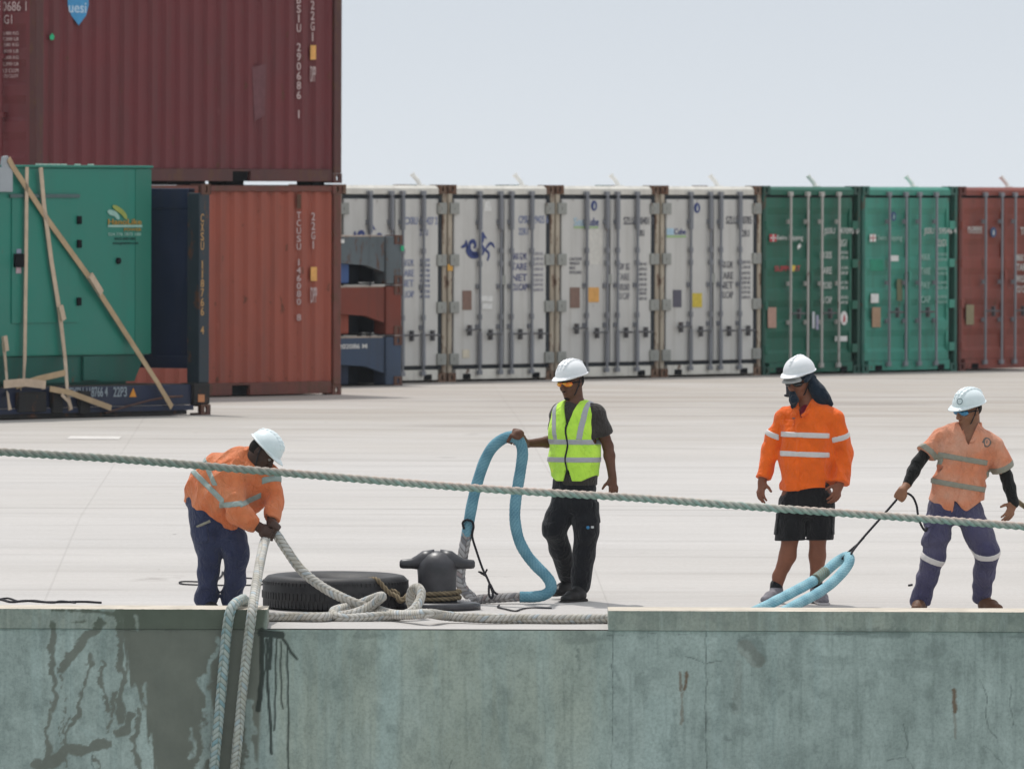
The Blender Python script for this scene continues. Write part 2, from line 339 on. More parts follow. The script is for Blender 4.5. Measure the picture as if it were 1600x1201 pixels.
def stain_material(name, a, b, m, wetc):
    t = NT(name)
    col = t.mix(t.ramp(t.noise(3.2, 6, .65), .3, .7), a, b)
    col = t.mix(t.mul(t.attr('mid').outputs['Fac'], .8), col, m)
    col = t.mix(t.mul(t.attr('pale').outputs['Fac'], .55), col, lin('b4c2bf'))
    col = t.mix(t.mul(t.attr('dark').outputs['Fac'], .5), col, lin('45504e'))
    col = t.mix(t.ramp(t.noise(46.0, 4, .7), .42, .78, 0, .4), col, lin('5d645e'))
    col = t.mix(t.ramp(t.noise(1.6, 6, .7, (1, 1, .6)), .46, .68, 0, .42), col, lin('66706b')); col = t.mix(t.ramp(t.noise(7.0, 6, .75, (1, 1, .4)), .5, .72, 0, .4), col, lin('6b736d'))
    col = t.mix(t.ramp(t.noise(11.0, 5, .7, (1, 1, .25)), .56, .74, 0, .3), col, lin('c3cac6'))
    col = t.mix(t.mul(t.attr('rust').outputs['Fac'], .8), col, lin('6e4a2c'))
    wet = t.attr('wet').outputs['Fac']; wc = t.mix(t.ramp(t.noise(4.5, 5), .3, .7), wetc, tuple(x * .78 for x in wetc))
    col = t.mix(t.mul(wet, .93), col, wc)
    col = t.mix(t.mul(t.attr('drip').outputs['Fac'], .85), col, lin('20241f'))
    col = t.mix(t.mul(t.mul(t.attr('crack').outputs['Fac'], t.ramp(t.noise(9.0, 4), .35, .6, .25, 1)), .6), col, lin('262b29'))
    t.bump(t.mul(t.noise(30.0, 5, .7), t.mul(t.attr('crack').outputs['Fac'], -1.5), 'ADD'), .3, .006)
    return t.done(col, t.ramp(wet, 0, 1, .9, .5), .25)
WALLM = stain_material('quay_face_concrete', lin('bec6c0'), lin('a6aea8'), lin('b6b7a8'), lin('77756a'))
KERBM = stain_material('kerb_concrete', lin('b0b0a4'), lin('9aa096'), lin('aaa99d'), lin('5f6355'))
def setattrs(me, masks):
    for k, a in masks.items():
        at_ = me.attributes.new(k, 'FLOAT', 'POINT'); at_.data.foreach_set('value', a.astype(np.float32).ravel())
def grid_face(x0, x1, z0, z1, step, Yf):
    nx = int((x1 - x0) / step) + 1; nz = int((z1 - z0) / step) + 1
    X, Z = np.meshgrid(np.linspace(x0, x1, nx), np.linspace(z0, z1, nz)); return X, Z, nx, nz
def wall_mesh(name, X, Z, nx, nz, Yf, back, top_mat):
    """front face as a fine grid (so that stains keep their shape), closed behind by a box"""
    V = np.stack([X.ravel(), Yf + 0 * X.ravel(), Z.ravel()], 1)
    i, j = np.meshgrid(np.arange(nx - 1), np.arange(nz - 1)); q = (j * nx + i).ravel()
    Fq = np.stack([q, q + 1, q + nx + 1, q + nx], 1)
    tl, tr, bl, br = (nz - 1) * nx, nz * nx - 1, 0, nx - 1; n0 = len(V)
    x0, x1, z0, z1 = X.min(), X.max(), Z.min(), Z.max()
    Vb = np.array([(x0, back, z0), (x1, back, z0), (x1, back, z1), (x0, back, z1)])
    me = bpy.data.meshes.new(name)
    faces = [tuple(f) for f in Fq.tolist()] + [(n0, n0 + 3, n0 + 2, n0 + 1), (tl, tr, n0 + 2, n0 + 3), (bl, n0, n0 + 1, br), (bl, tl, n0 + 3, n0), (br, n0 + 1, n0 + 2, tr)]
    me.from_pydata(np.vstack([V, Vb]).tolist(), [], faces)
    m = stain_masks(np.append(X.ravel(), Vb[:, 0]), np.append(Z.ravel(), Vb[:, 2])); setattrs(me, m)
    k = len(Fq); me.polygons[k + 1].material_index = 1
    return me
X, Z, nx, nz = grid_face(-4.6, 4.6, -1.95, -.566, .0085, 0)
top = plain('kerb_top_concrete', 'bfb6a8', .85, .2, var=.18, scale=6)
root = empty('quay_wall', (0, EDGE, -3.0), 0, 'stained blue-grey concrete quay wall below the kerbs, dark wet patch on its left part', 'wall')
wm = wall_mesh('face', X, Z, nx, nz, EDGE, EDGE + .8, top); o = link('face', wm, [WALLM, top], root); o.location = (0, -EDGE, 3.0)
mb = MB(); mb.box(-60, 60, EDGE + .001, EDGE + .8, -3.6, -1.951); mb.box(-60, -4.601, EDGE + .001, EDGE + .8, -1.95, -.566); mb.box(4.601, 60, EDGE + .001, EDGE + .8, -1.95, -.566)
o = mb.build('footing', plain('quay_footing', '7f918e', .9, .2), root); o.location = (0, -EDGE, 3.0)
def kerb(x0, x1, xc0, xc1, label):
    r_ = empty('kerb', ((xc0 + xc1) / 2, EDGE, -.559), 0, label, 'kerb', 'raised concrete kerbs along the quay edge')
    X, Z, nx, nz = grid_face(xc0, xc1, -.5635, -.42, .0085, 0)
    me = wall_mesh('front', X, Z, nx, nz, EDGE - .012, EDGE + .62, top)
    # worn front arris: nudge the top row
    for v in me.vertices:
        if v.co.z > -.4205 and v.co.y < EDGE: v.co.z -= .003 + .004 * random.random(); v.co.y += .003 * random.random()
    o = link('front', me, [KERBM, top], r_); o.matrix_parent_inverse = Matrix.Translation(-r_.location)
    far = (x0, xc0 - .001) if x0 < xc0 else (xc1 + .001, x1)
    if far[1] - far[0] > .1:
        o = MB().box(far[0], far[1], EDGE - .012, EDGE + .62, -.5635, -.42, .006).build('run', top, r_); o.matrix_parent_inverse = Matrix.Translation(-r_.location)
XL, XR = xat(418, EDGE), xat(951, EDGE)
kerb(-60, XL, -4.6, XL, 'raised concrete kerb with a dark wet stain, left of the gap with the bollard')
kerb(XR, 60, XR, 4.6, 'raised pale dry concrete kerb in front of the two men on the right')
# white painted dash on the yard
g0 = ground(105, 684); g1 = ground(186, 684); yy = 131
tw = NT('worn_road_paint'); tw_c = tw.mix(tw.ramp(tw.noise(6, 5, .7), .35, .6, .4, .95), lin('d8d5d0'), lin('b9b4af'))
me = bpy.data.meshes.new('painted_mark'); a, b = ground(104, 686), ground(186, 686); d_ = ground(105, 681.5)
me.from_pydata([(a.x, a.y, gz(a.y) + .004), (b.x, a.y, gz(a.y) + .004), (b.x, d_.y, gz(d_.y) + .004), (a.x, d_.y, gz(d_.y) + .004)], [], [(0, 1, 2, 3)])
tag(link('painted_mark', me, tw.done(tw_c, .8)), kind='structure')
# ------------------------------------------------------------------ containers
ALPHA = R(55.1); DV = Vector((math.cos(ALPHA), math.sin(ALPHA), 0)); NV = Vector((math.sin(ALPHA), -math.cos(ALPHA), 0))
DARK = plain('black_gap', '15171a', .9, .1)
def rect_ring(p0, p1, q0, q1, hw, hh, n=16):           # rectangle with an oval opening, in 2-D
    cp, cq = (p0 + p1) / 2, (q0 + q1) / 2; inner = []; outer = []
    for k in range(n):
        a = 2 * math.pi * (k + .5) / n; ca, sa = math.cos(a), math.sin(a); inner.append((cp + hw * ca, cq + hh * sa))
        f = 1 / max(abs(ca) / ((p1 - p0) / 2), abs(sa) / ((q1 - q0) / 2)); outer.append((cp + ca * f, cq + sa * f))
    return inner, outer
def casting(mb, x0, y0, z0, fx, fy, lx=.178, ly=.162, lz=.118):
    """hollow corner fitting with oval holes in its end and side faces; fx, fy say which way is outward"""
    x1, y1, z1 = x0 + lx, y0 + ly, z0 + lz; t = .022
    for (axis, sgn) in (('y', fy), ('x', fx)):
        p0, p1 = (x0, x1) if axis == 'y' else (y0, y1)
        inn, out = rect_ring(p0, p1, z0, z1, .026 if axis == 'y' else .026, .044)
        b = (y0 if sgn < 0 else y1 - t) if axis == 'y' else (x0 if sgn < 0 else x1 - t); n = len(inn); vs = []
        for q in (b, b + t):
            for ring in (inn, out):
                for (a, c) in ring: vs.append((a, q, c) if axis == 'y' else (q, a, c))
        fs = []
        for k in range(n):
            k2 = (k + 1) % n
            fs += [(k, k2, n + k2, n + k), (2 * n + k, 3 * n + k, 3 * n + k2, 2 * n + k2), (k, 2 * n + k, 2 * n + k2, k2), (n + k, n + k2, 3 * n + k2, 3 * n + k)]
        mb.add(vs, fs)
    mb.box(x0 + .003, x1 - .003, y0 + .003, y1 - .003, z0, z0 + t); mb.box(x0 + .003, x1 - .003, y0 + .003, y1 - .003, z1 - t, z1)
    return mb
def castings(root, L, D, H, mat):
    for zx, z in ((0, 0), (1, H - .118)):
        for x, fx in ((-.004, -1), (L - .174, 1)):
            for y, fy in ((-.004, -1), (D - .158, 1)):
                casting(MB(), x, y, z, fx, fy).build('corner_casting', mat, root)
def local(root, p):
    return root.matrix_basis.inverted() @ p
class Face:                                            # chart of a container front: photo row/column to local x, z on the plane y = off
    def __init__(s, root, normal=NV, off=0.0):
        s.r = root; s.o = Vector(root.location); s.n = normal; s.off = off
    def __call__(s, u, v):
        p = on_plane(u, v, s.o, s.n); q = local(s.r, p); return q
def fit_text(name, body, face, box, mat, y=-.006, parent=None, bold=0.0):
    u0, v0, u1, v1 = box; a, b = face(u0, v1), face(u1, v0)
    o = text(name, body, 1.0, mat, parent or face.r, (0, 0, 0), (R(90), 0, 0), depth=.002, bold=.010)
    co = np.array([v.co[:] for v in o.data.vertices]); mn, mx = co.min(0), co.max(0)
    sx = (b.x - a.x) / (mx[0] - mn[0]); sz = (b.z - a.z) / (mx[1] - mn[1])
    for v in o.data.vertices: v.co = ((v.co.x - mn[0]) * sx, (v.co.y - mn[1]) * sz, v.co.z)
    o.location = (a.x, y, a.z); return o
def plate(name, face, box, mat, y=-.006, parent=None, th=.004, poly=None):
    """flat sticker or shape given by chart corners"""
    if poly is None:
        u0, v0, u1, v1 = box; poly = [(u0, v0), (u1, v0), (u1, v1), (u0, v1)]
    pts = [face(u, v) for u, v in poly]; P = [(p.x, p.z) for p in pts]
    return MB().prism(P, 'y', y, y - th).build(name, mat, parent or face.r)
def ribbon(mb, face, pts, wd, y=-.006, th=.003):
    pp = [face(u, v) for u, v in pts]; pp = catmull([(p.x, p.z) for p in pp], 6); n = len(pp)
    L, Rr = [], []
    for i, p in enumerate(pp):
        a, b = pp[max(i - 1, 0)], pp[min(i + 1, n - 1)]; d = Vector((b[0] - a[0], b[1] - a[1])).normalized(); f = i / (n - 1)
        k = wd * min(1, .35 + 1.6 * min(f, 1 - f) * 2); L.append((p[0] - d.y * k, p[1] + d.x * k)); Rr.append((p[0] + d.y * k, p[1] - d.x * k))
    for i in range(n - 1): mb.prism([L[i], L[i + 1], Rr[i + 1], Rr[i]], 'y', y, y - th)
    return mb
def catmull(P, k):
    out = []; n = len(P)
    for i in range(n - 1):
        p = [np.array(P[max(0, min(n - 1, j))], float) for j in (i - 1, i, i + 1, i + 2)]
        for s_ in range(k):
            t = s_ / k; out.append(tuple(.5 * (2 * p[1] + (p[2] - p[0]) * t + (2 * p[0] - 5 * p[1] + 4 * p[2] - p[3]) * t * t + (3 * p[1] - p[0] - 3 * p[2] + p[3]) * t ** 3)))
    out.append(tuple(P[-1])); return out
W_, H_, L_ = 2.438, 2.591, 6.058
ROD = paint('galvanised_rod', '85878c', .1, .3, .1, .45, .4, .3); HINGE = paint('grey_hinge', '94958f', .12, .3, .1)
HANDLEM = paint('dark_handle', '5c5b5d', .25, .3, .15)
LIGHTROD = paint('pale_rod', 'b4b0aa', .18, .3, .1, .45, .4, .2)
GASK = plain('door_gasket', '33373b', .8, .2)
RUSTY = paint('rusty_post', 'ada291', .40, .5, .2, .8, rscale=1.6, dirt='6b5138')
HDR = paint('header_cream', 'd6d2c8', .16, .35, .12, .6, rscale=1.2)
def corr_panel(mb, z0, z1, nrec, x0, x1, y, dep=.03, th=.05, m=.07):
    """door leaf pressed into horizontal flutes; profile runs up the leaf"""
    prof = [(y, z0)]; step = (z1 - z0 - 2 * m) / nrec
    for k in range(nrec):
        a = z0 + m + k * step; prof += [(y, a + step * .12), (y + dep, a + step * .24), (y + dep, a + step * .62), (y, a + step * .84)]
    prof += [(y, z1), (y + th + dep, z1), (y + th + dep, z0)]
    mb.prism(prof, 'x', x0 + m * .8, x1 - m * .8); mb.box(x0, x0 + m * .8 - .001, y - .003, y + th, z0, z1); mb.box(x1 - m * .8 + .001, x1, y - .003, y + th, z0, z1)
def lock_rod(parent, x, z0, z1, mat, handle_z, hdir, thick=True, hmat=None, y=-.045):
    mb = MB(); mb.tube([(x, y, z0), (x, y, z1)], .019, 10)
    if thick:
        mb.tube([(x, y, z0 + .12), (x, y, z0 + .55)], .031, 10); mb.tube([(x, y, z1 - .5), (x, y, z1 - .08)], .033, 10)
        for zz in (z0 + .75, z1 - .78, (z0 + z1) / 2 + .25): mb.tube([(x, y, zz - .035), (x, y, zz + .035)], .032, 10)
    for zz in (z0 + .02, z1 - .02): mb.box(x - .04, x + .045, y - .015, y + .03, zz - .03, zz + .03, .006)
    for zz in (z0 + .62, (z0 + z1) / 2 - .05, z1 - .4): mb.box(x - .05, x + .05, y + .012, y + .042, zz - .03, zz + .03)
    r_ = mb.build('lock_rod', mat, parent)
    if hdir:
        h = MB(); hx = x + hdir * .34
        h.tube([(x, y - .02, handle_z), (x + hdir * .1, y - .035, handle_z + .005), (hx, y - .03, handle_z)], [.013, .011, .009], 8)
        h.box(min(x + hdir * .2, hx) - .0, max(x + hdir * .2, hx) - .04, y - .03, y - .012, handle_z - .014, handle_z + .014)
        h.box(x + hdir * .22 - .018, x + hdir * .22 + .018, y - .02, y + .035, handle_z - .075, handle_z + .065, .006)
        h.build('handle', hmat or HANDLEM, parent)
    return r_
def door_container(origin, label, main, kind, group='containers standing in the row with their doors to the yard'):
    root = empty('shipping_container', origin, ALPHA, label, 'container', group)
    roofm = HDR if kind == 'reefer' else main
    mb = MB().box(.035, W_ - .035, .13, L_ - .05, .16, H_ - .03); mb.build('shell', main, root)
    fm = RUSTY if kind == 'reefer' else paint('frame_' + main.name, '%02x%02x%02x' % FRAMEC[main.name], .3, .4, .15)
    mb = MB(); pw = .085 if kind == 'reefer' else .07
    for x0 in (0, W_ - pw): mb.box(x0, x0 + pw, 0, .14, .119, H_ - .119, .008)
    for x0 in (0, W_ - pw): mb.box(x0, x0 + pw, L_ - .14, L_, .119, H_ - .119)
    mb.each('post', fm, root)
    MB().prism([(.002, H_ - .125), (.002, H_ - .05), (.05, H_ - .010), (.14, H_ - .010), (.14, H_ - .125)], 'x', .175, W_ - .175).build('header', HDR if kind == 'reefer' else main, root)
    mb = MB(); mb.box(.175, W_ - .175, .004, .14, .03, .165, .008)
    for xa in (.34, 1.94): mb.box(xa, xa + .17, -.004, .0035, .035, .105, mi=1)
    mb.build('sill', [HDR if kind == 'reefer' else main, DARK], root)
    castings(root, W_, L_, H_, paint('rusty_casting', '7d6655', .6, .4, .2, .8) if kind == 'reefer' else fm)
    z0, z1 = (.2, 2.425) if kind == 'reefer' else (.17, 2.43)
    doors = []
    for sd in (0, 1):
        if kind == 'reefer': xa, xb = ((.11, 1.228), (1.268, W_ - .17))[sd]
        else: xa, xb = ((.075, 1.19), (1.21, W_ - .2))[sd]
        mb = MB()
        if kind == 'reefer':
            mb.box(xa + .02, xb - .02, -.002, .07, z0 + .02, z1 - .02, .012); mb.box(xa, xb, .02, .09, z0 - .03, z1 + .03, mi=1)
        else:
            corr_panel(mb, z0, z1, 5, xa, xb, .018); mb.box(xa - .01, xb + .01, .075, .1, z0 - .02, z1 + .03, mi=1)
        d = mb.build('door', [main, GASK], root); doors.append(d)
        rods = ((.66, 1.14), (1.39, 1.86))[sd] if kind == 'reefer' else ((.62, 1.05), (1.40, 1.83))[sd]
        for q, x in enumerate(rods):
            hz = .62 + (.06 if sd == 0 and q == 0 else 0) if kind == 'reefer' else (.84 if q == 0 else .55)
            hd = -1 if (kind == 'reefer' and sd == 0) else 1
            if kind == 'reefer' and sd == 1 and q == 0: hd = 1
            lock_rod(d, x, .1, 2.5, ROD if kind != 'dry_dark' else LIGHTROD, hz, hd if not (kind != 'reefer' and q == 1) else 0, kind == 'reefer')
        hx = (xa - .1, xb - .06)[sd]
        if kind == 'reefer':
            for zz in (2.28, 1.6, .98, .3): MB().box(hx, hx + .2, -.03, -.004, zz - .075, zz + .075, .008).box(hx + .08, hx + .11, -.036, -.03, zz - .02, zz + .02).build('hinge', HINGE, d)
        else:
            for zz in (2.05, 1.52, .95, .35): MB().box((xa - .03, xb - .015)[sd], (xa + .05, xb + .12)[sd], -.012, .012, zz - .06, zz + .06, .01).build('hinge', main, d)
    ry = .014 if kind == 'reefer' else .075
    MB().box(W_ - (.168 if kind == 'reefer' else .26), W_ - pw - .004, ry, .12, .17, H_ - .14).box(.0 + pw + .002, .12, .085, .12, .17, H_ - .14).each('door_reveal', GASK if kind == 'reefer' else paint('reveal_' + main.name, '%02x%02x%02x' % tuple(int(c * .45) for c in FRAMEC[main.name]), .2), root)  # gap between door and post drawn dark, its shade put into the colour
    mb = MB().box(1.215 if kind == 'reefer' else 1.17, 1.29 if kind == 'reefer' else 1.235, -.02, .0, 1.27, 1.4, .008); mb.build('lock_cover', HINGE if kind == 'reefer' else main, doors[1])
    return root, doors
FRAMEC = {'reefer_white': (150, 145, 135), 'dark_green_paint': (30, 74, 62), 'mid_green_paint': (44, 96, 84), 'brown_red_paint': (92, 44, 36)}
WHITE = paint('reefer_white', 'c6c4bf', .07, .34, .07, .5, dirt='8d867a'); DGREEN = paint('dark_green_paint', '24624f', .06, .3, .12)
MGREEN = paint('mid_green_paint', '418c7a', .10, .35, .12); BROWN = paint('brown_red_paint', '85453a', .16, .35, .15)
BLUEINK = plain('blue_ink', '7c84a2', .7); NAVYINK = plain('navy_ink', '38467a', .6); GREYINK = plain('grey_ink', '7f7e83', .7); DARKINK = plain('dark_ink', '5c5c62', .7)
WHITEINK = plain('white_ink', 'c2c4bf', .7); PALEINK = plain('pale_ink', 'd9d8d4', .7); BRPLATE = plain('brown_plate', '80665a', .6); YEL = plain('yellow_sticker', 'cdb644', .6); ORG = plain('orange_sticker', 'd9a25a', .6)
PINKPL = plain('pinkish_plate', 'b08c7c', .6); TANPL = plain('tan_plate', 'a5876c', .6); SKYINK = plain('sky_ink', 'a9c6d6', .6); LIMEINK = plain('lime_ink', '9fbf86', .6); REDINK = plain('red_ink', 'b8434a', .6); GREEND = plain('seal_green', '1fb07a', .5)
B0 = on_plane(700, 590, Vector((-.84, 148.9, 0)), NV); B0.z = 0.0
B0 = Vector((-.84, 148.9, 0))
PITCHC = 2.487
LABS = ['leftmost white refrigerated container, its lower left hidden behind the stacked flat racks', 'white refrigerated container with a fully visible blue seahorse emblem and a brown plate',
        'white refrigerated container with an orange square sticker on its left door', 'white refrigerated container with a yellow square sticker, next to the green ones',
        'dark green container with pale lock rods, beside the white containers', 'lighter green weathered container beside the brown-red one', 'brown-red container at the right edge of the row']
row = []
for k in range(7):
    m, kd = ((WHITE, 'reefer'),) * 4 + ((DGREEN, 'dry_dark'), (MGREEN, 'dry'), (BROWN, 'dry')) and (([(WHITE, 'reefer')] * 4 + [(DGREEN, 'dry_dark'), (MGREEN, 'dry'), (BROWN, 'dry')])[k])
    row.append(door_container(B0 + DV * PITCHC * (k - 1), LABS[k], m, kd))
def seahorse(root, ox, oy, par):
    f = Face(root); q = lambda a, b: (ox + a / 6.0, oy + b / 6.0); mb = MB()
    for pts, wd in (([(235, 585), (252, 565), (238, 522), (205, 535), (198, 590), (222, 632), (270, 635), (300, 600)], .045), ([(178, 560), (180, 615), (215, 655), (265, 658), (305, 640)], .055), ([(120, 580), (160, 555), (168, 512)], .035),
                    ([(175, 530), (172, 570), (180, 600)], .03), ([(345, 600), (372, 560), (395, 540), (415, 552), (432, 582)], .03), ([(340, 598), (378, 632), (376, 670), (364, 705)], .03)):
        ribbon(mb, f, [q(*p) for p in pts], wd * .62)
    for pl in ([(322, 428), (345, 470), (362, 502), (335, 490), (330, 520), (318, 545), (296, 520), (300, 470)], [(300, 522), (325, 560), (348, 598), (325, 650), (295, 660), (290, 590)]):
        P = [f(*q(*p)) for p in pl]; mb.prism([(p.x, p.z) for p in P], 'y', -.006, -.01)
    mb.build('emblem', NAVYINK, par)
def weights(root, doors, u0, u1, u2, u3, vs, words, ink, ink2, hh=11, lines=2):
    f = Face(root); rng = random.Random(int(u0))
    for v, wd in zip(vs, words):
        fit_text('weight_word', wd, f, (u0, v, u1, v + hh), ink, parent=doors[1])
        for j in range(lines):
            d = ''.join(rng.choice('0123456789') for _ in range(5)); d = d[:2] + ',' + d[2:] + (' KG' if j == 0 else ' LB')
            vv = v + j * (hh * .72) - 1; fit_text('weight_figures', d, f, (u2, vv, u3, vv + hh * .5), ink2, parent=doors[1])
# lettering of each container, read from the doors
r0, d0 = row[0]; f = Face(r0); fit_text('serial_number', 'CXRU 123427 2', f, (632, 339, 683, 351), BLUEINK, parent=d0[1]); fit_text('size_code', '22R1', f, (655, 358, 668, 368), BLUEINK, parent=d0[1])
weights(r0, d0, 626, 646, 656, 671, (405, 421, 437, 454), ('MAX G.W.', 'TARE', 'NET', 'CU.CAP'), BLUEINK, BLUEINK); seahorse(r0, 526, 276, d0[0])
fit_text('country_code', 'E', f, (535, 322, 539, 333), GREYINK, parent=d0[0])
r1, d1 = row[1]; f = Face(r1); fit_text('serial_number', 'CPSU 129425 6', f, (810, 337, 856, 349), BLUEINK, parent=d1[1]); fit_text('size_code', '22R1', f, (810, 356, 824, 367), BLUEINK, parent=d1[1])
weights(r1, d1, 799, 823, 831, 848, (395, 411, 428, 443), ('MAX G.W.', 'TARE', 'NET', 'CU.CAP'), plain('blue_black_ink', '565a80', .7), plain('faded_ink', '9a98a2', .7)); seahorse(r1, 700, 290, d1[0])
plate('data_plate', f, (722, 454, 736, 484), BRPLATE, parent=d1[0]); plate('sticker', f, (751, 462, 769, 471), PALEINK, parent=d1[0]); plate('sticker', f, (752, 474, 768, 483), PALEINK, parent=d1[0]); plate('sticker', f, None, PALEINK, parent=d1[0], poly=[(755, 330), (757, 314), (764, 314), (767, 330)]); plate('sticker', f, (722, 546, 733, 559), plain('cream_sticker', 'cfc6b2', .6), parent=d1[0])
plate('tag', f, (698, 413, 706, 423), plain('amber_tag', 'd9a347', .6), y=-.012)
r2, d2 = row[2]; f = Face(r2)
fit_text('serial_number', 'SZLU 980401 0', f, (974, 339, 1021, 351), DARKINK, parent=d2[1]); fit_text('size_code', '22R1', f, (994, 359, 1006, 369), DARKINK, parent=d2[1])
weights(r2, d2, 964, 983, 995, 1010, (411, 427, 443, 457), ('MGW  KG', 'TARE', 'PAYLOAD', 'CU CAP'), GREYINK, GREYINK)
plate('sticker', f, (918, 449, 935, 472), ORG, parent=d2[0]); plate('data_plate', f, (890, 449, 905, 481), BRPLATE, parent=d2[0]); fit_text('door_notes', 'CAUTION\nWEIGHT\nMAX\nPAYLOAD', f, (889, 402, 908, 428), GREYINK, parent=d2[0])
plate('repair_patch', f, (917, 358, 941, 413), plain('patch_white', 'cdcac2', .5), y=-.004, parent=d2[0], th=.002)
fit_text('logo_word', 'Sea', f, (896, 340, 913, 353), SKYINK, parent=d2[0]); fit_text('logo_word', 'Cube', f, (915, 340, 935, 353), NAVYINK, parent=d2[0]); plate('logo_bar', f, (896, 354, 934, 356.5), LIMEINK, parent=d2[0])
def roundel(root, d, u, v, ru, rv, mat, inner=None):
    f = Face(root); plate('roundel', f, None, mat, parent=d, poly=[(u + ru * math.cos(a * R(20)), v + rv * math.sin(a * R(20))) for a in range(18)])
    if inner: plate('roundel_mark', f, None, inner, y=-.0105, parent=d, poly=[(u - ru * .3, v + rv * .5), (u - ru * .15, v - rv * .3), (u + ru * .1, v - rv * .55), (u + ru * .3, v + rv * .1), (u + ru * .1, v + rv * .6)])
roundel(r2, d2[0], 927.5, 321.5, 4.6, 8, NAVYINK, WHITEINK)
r3, d3 = row[3]; f = Face(r3); roundel(r3, d3[0], 1088.5, 325, 4.6, 8, NAVYINK, WHITEINK)
fit_text('serial_number', 'SZLU 200785 6', f, (1134, 338, 1180, 350), DARKINK, parent=d3[1]); fit_text('size_code', '22R1', f, (1155, 359, 1170, 370), DARKINK, parent=d3[1])
weights(r3, d3, 1124, 1145, 1156, 1172, (408, 425, 440, 455), ('MAX G.W.', 'TARE', 'NET', 'CU.CAP'), DARKINK, GREYINK)
plate('sticker', f, (1079, 458, 1096, 480), YEL, parent=d3[0]); plate('data_plate', f, (1051, 453, 1064, 480), plain('slate_plate', '55535f', .5), parent=d3[0]); plate('logo_block', f, (1041, 357, 1052, 367), SKYINK, parent=d3[0]); fit_text('logo_word', 'Cube', f, (1053, 357, 1071, 366.5), NAVYINK, parent=d3[0]); plate('logo_bar', f, (1041, 368, 1071, 371), LIMEINK, parent=d3[0])
r4, d4 = row[4]; f = Face(r4)
def flag(f, d, u, v, uu, vv, a, b):
    plate('flag_mark', f, (u, v, uu, vv), a, parent=d, y=-.004)
    for (x0, y0, x1, y1) in ((.44, 0, .56, 1), (0, .42, .38, .58), (.62, .42, 1, .58)): plate('flag_cross', f, (u + (uu - u) * x0, v + (vv - v) * y0, u + (uu - u) * x1, v + (vv - v) * y1), b, y=-.009, parent=d)
flag(f, d4[0], 1202, 366, 1212.5, 377.5, REDINK, PALEINK); fit_text('logo_word', 'Swire Shipping', f, (1213.5, 367, 1254, 377.5), WHITEINK, parent=d4[0])
fit_text('serial_number', 'JSSU 147095 0', f, (1287, 356, 1341, 368), WHITEINK, parent=d4[1]); fit_text('size_code', '22G1', f, (1309, 374, 1322, 385), WHITEINK, parent=d4[1])
weights(r4, d4, 1281, 1299, 1309, 1324, (393, 417, 440, 463), ('MAX GROSS', 'TARE', 'PAYLOAD', 'CU CAP'), WHITEINK, WHITEINK)
fit_text('faded_sticker', 'SUPPORT', f, (1210, 415, 1250, 424), REDINK, parent=d4[0]); plate('sticker', f, None, YEL, parent=d4[0], poly=[(1236, 414), (1242, 415), (1240, 424), (1235, 424)])
plate('data_plate', f, (1199, 480, 1212, 512), PINKPL, parent=d4[0]); plate('sticker', f, None, PALEINK, parent=d4[0], poly=[(1245, 385), (1249, 380), (1251, 385), (1246, 390)]); roundel(r4, d4[1], 1318, 497, 5.5, 11, PALEINK, REDINK); plate('sticker', f, (1304, 525, 1323, 533), PALEINK, parent=d4[1])
plate('sticker', f, (1267, 487, 1271, 513), plain('milky_sticker', 'b9bcc0', .5), y=-.02, parent=d4[0]); plate('sticker', f, (1273, 492, 1277, 515), plain('lilac_sticker', '9a98ad', .5), y=-.02, parent=d4[1])
r5, d5 = row[5]; f = Face(r5); flag(f, d5[0], 1358.5, 366, 1368, 377.5, PALEINK, plain('faded_red_ink', 'c98a88', .6)); fit_text('logo_word', 'Swire Shipping', f, (1371, 367, 1409, 378), plain('faded_white_ink', '8fb0a5', .7), parent=d5[0])
fit_text('serial_number', 'JSSU 159546 4', f, (1443, 356, 1494, 368), WHITEINK, parent=d5[1]); fit_text('size_code', '22G1', f, (1464, 374, 1478, 385), WHITEINK, parent=d5[1])
weights(r5, d5, 1438, 1453, 1464, 1479, (396, 418, 440, 462), ('MAX', 'TARE', 'PAY', 'CAP'), plain('faint_white_ink', '93b3a8', .7), plain('faint_white_ink', '93b3a8', .7))
plate('data_plate', f, (1362, 480, 1375, 511), TANPL, parent=d5[0]); plate('sticker', f, (1389, 399, 1403, 408), PALEINK, parent=d5[0]); plate('sticker', f, (1360, 459, 1372, 473), PALEINK, parent=d5[0]); plate('repaint_patch', f, (1361, 405, 1381, 423), plain('bright_green_patch', '24896c', .5), y=.014, th=.002, parent=d5[0])
roundel(r5, d5[0], 1395.5, 338, 4, 7.5, plain('slate_blue_ink', '3b5277', .6), plain('faint_white_ink', '93b3a8', .7)); plate('repair_patch', f, (1402, 436, 1410, 470), plain('tan_scar', '6f7358', .7), y=.006, th=.002, parent=d5[0])
r6, d6 = row[6]; f = Face(r6); fit_text('logo_word', 'FLORENS', f, (1512, 354, 1534, 361.5), WHITEINK, parent=d6[0]); plate('logo_bar', f, (1512, 363, 1534, 364), WHITEINK, parent=d6[0]); roundel(r6, d6[0], 1551.5, 363, 4.6, 8, plain('slate_blue_ink', '3b5277', .6), WHITEINK)
fit_text('serial_number', 'TRIU 382617 3', f, (1594, 355, 1645, 367), WHITEINK, parent=d6[1]); weights(r6, d6, 1588, 1606, 1616, 1632, (397, 412, 430, 446), ('MAX GR', 'TARE', 'PAYLOAD', 'CU CAP'), WHITEINK, WHITEINK); plate('data_plate', f, (1509, 476, 1521, 507), plain('olive_plate', '8a8164', .6), parent=d6[0])
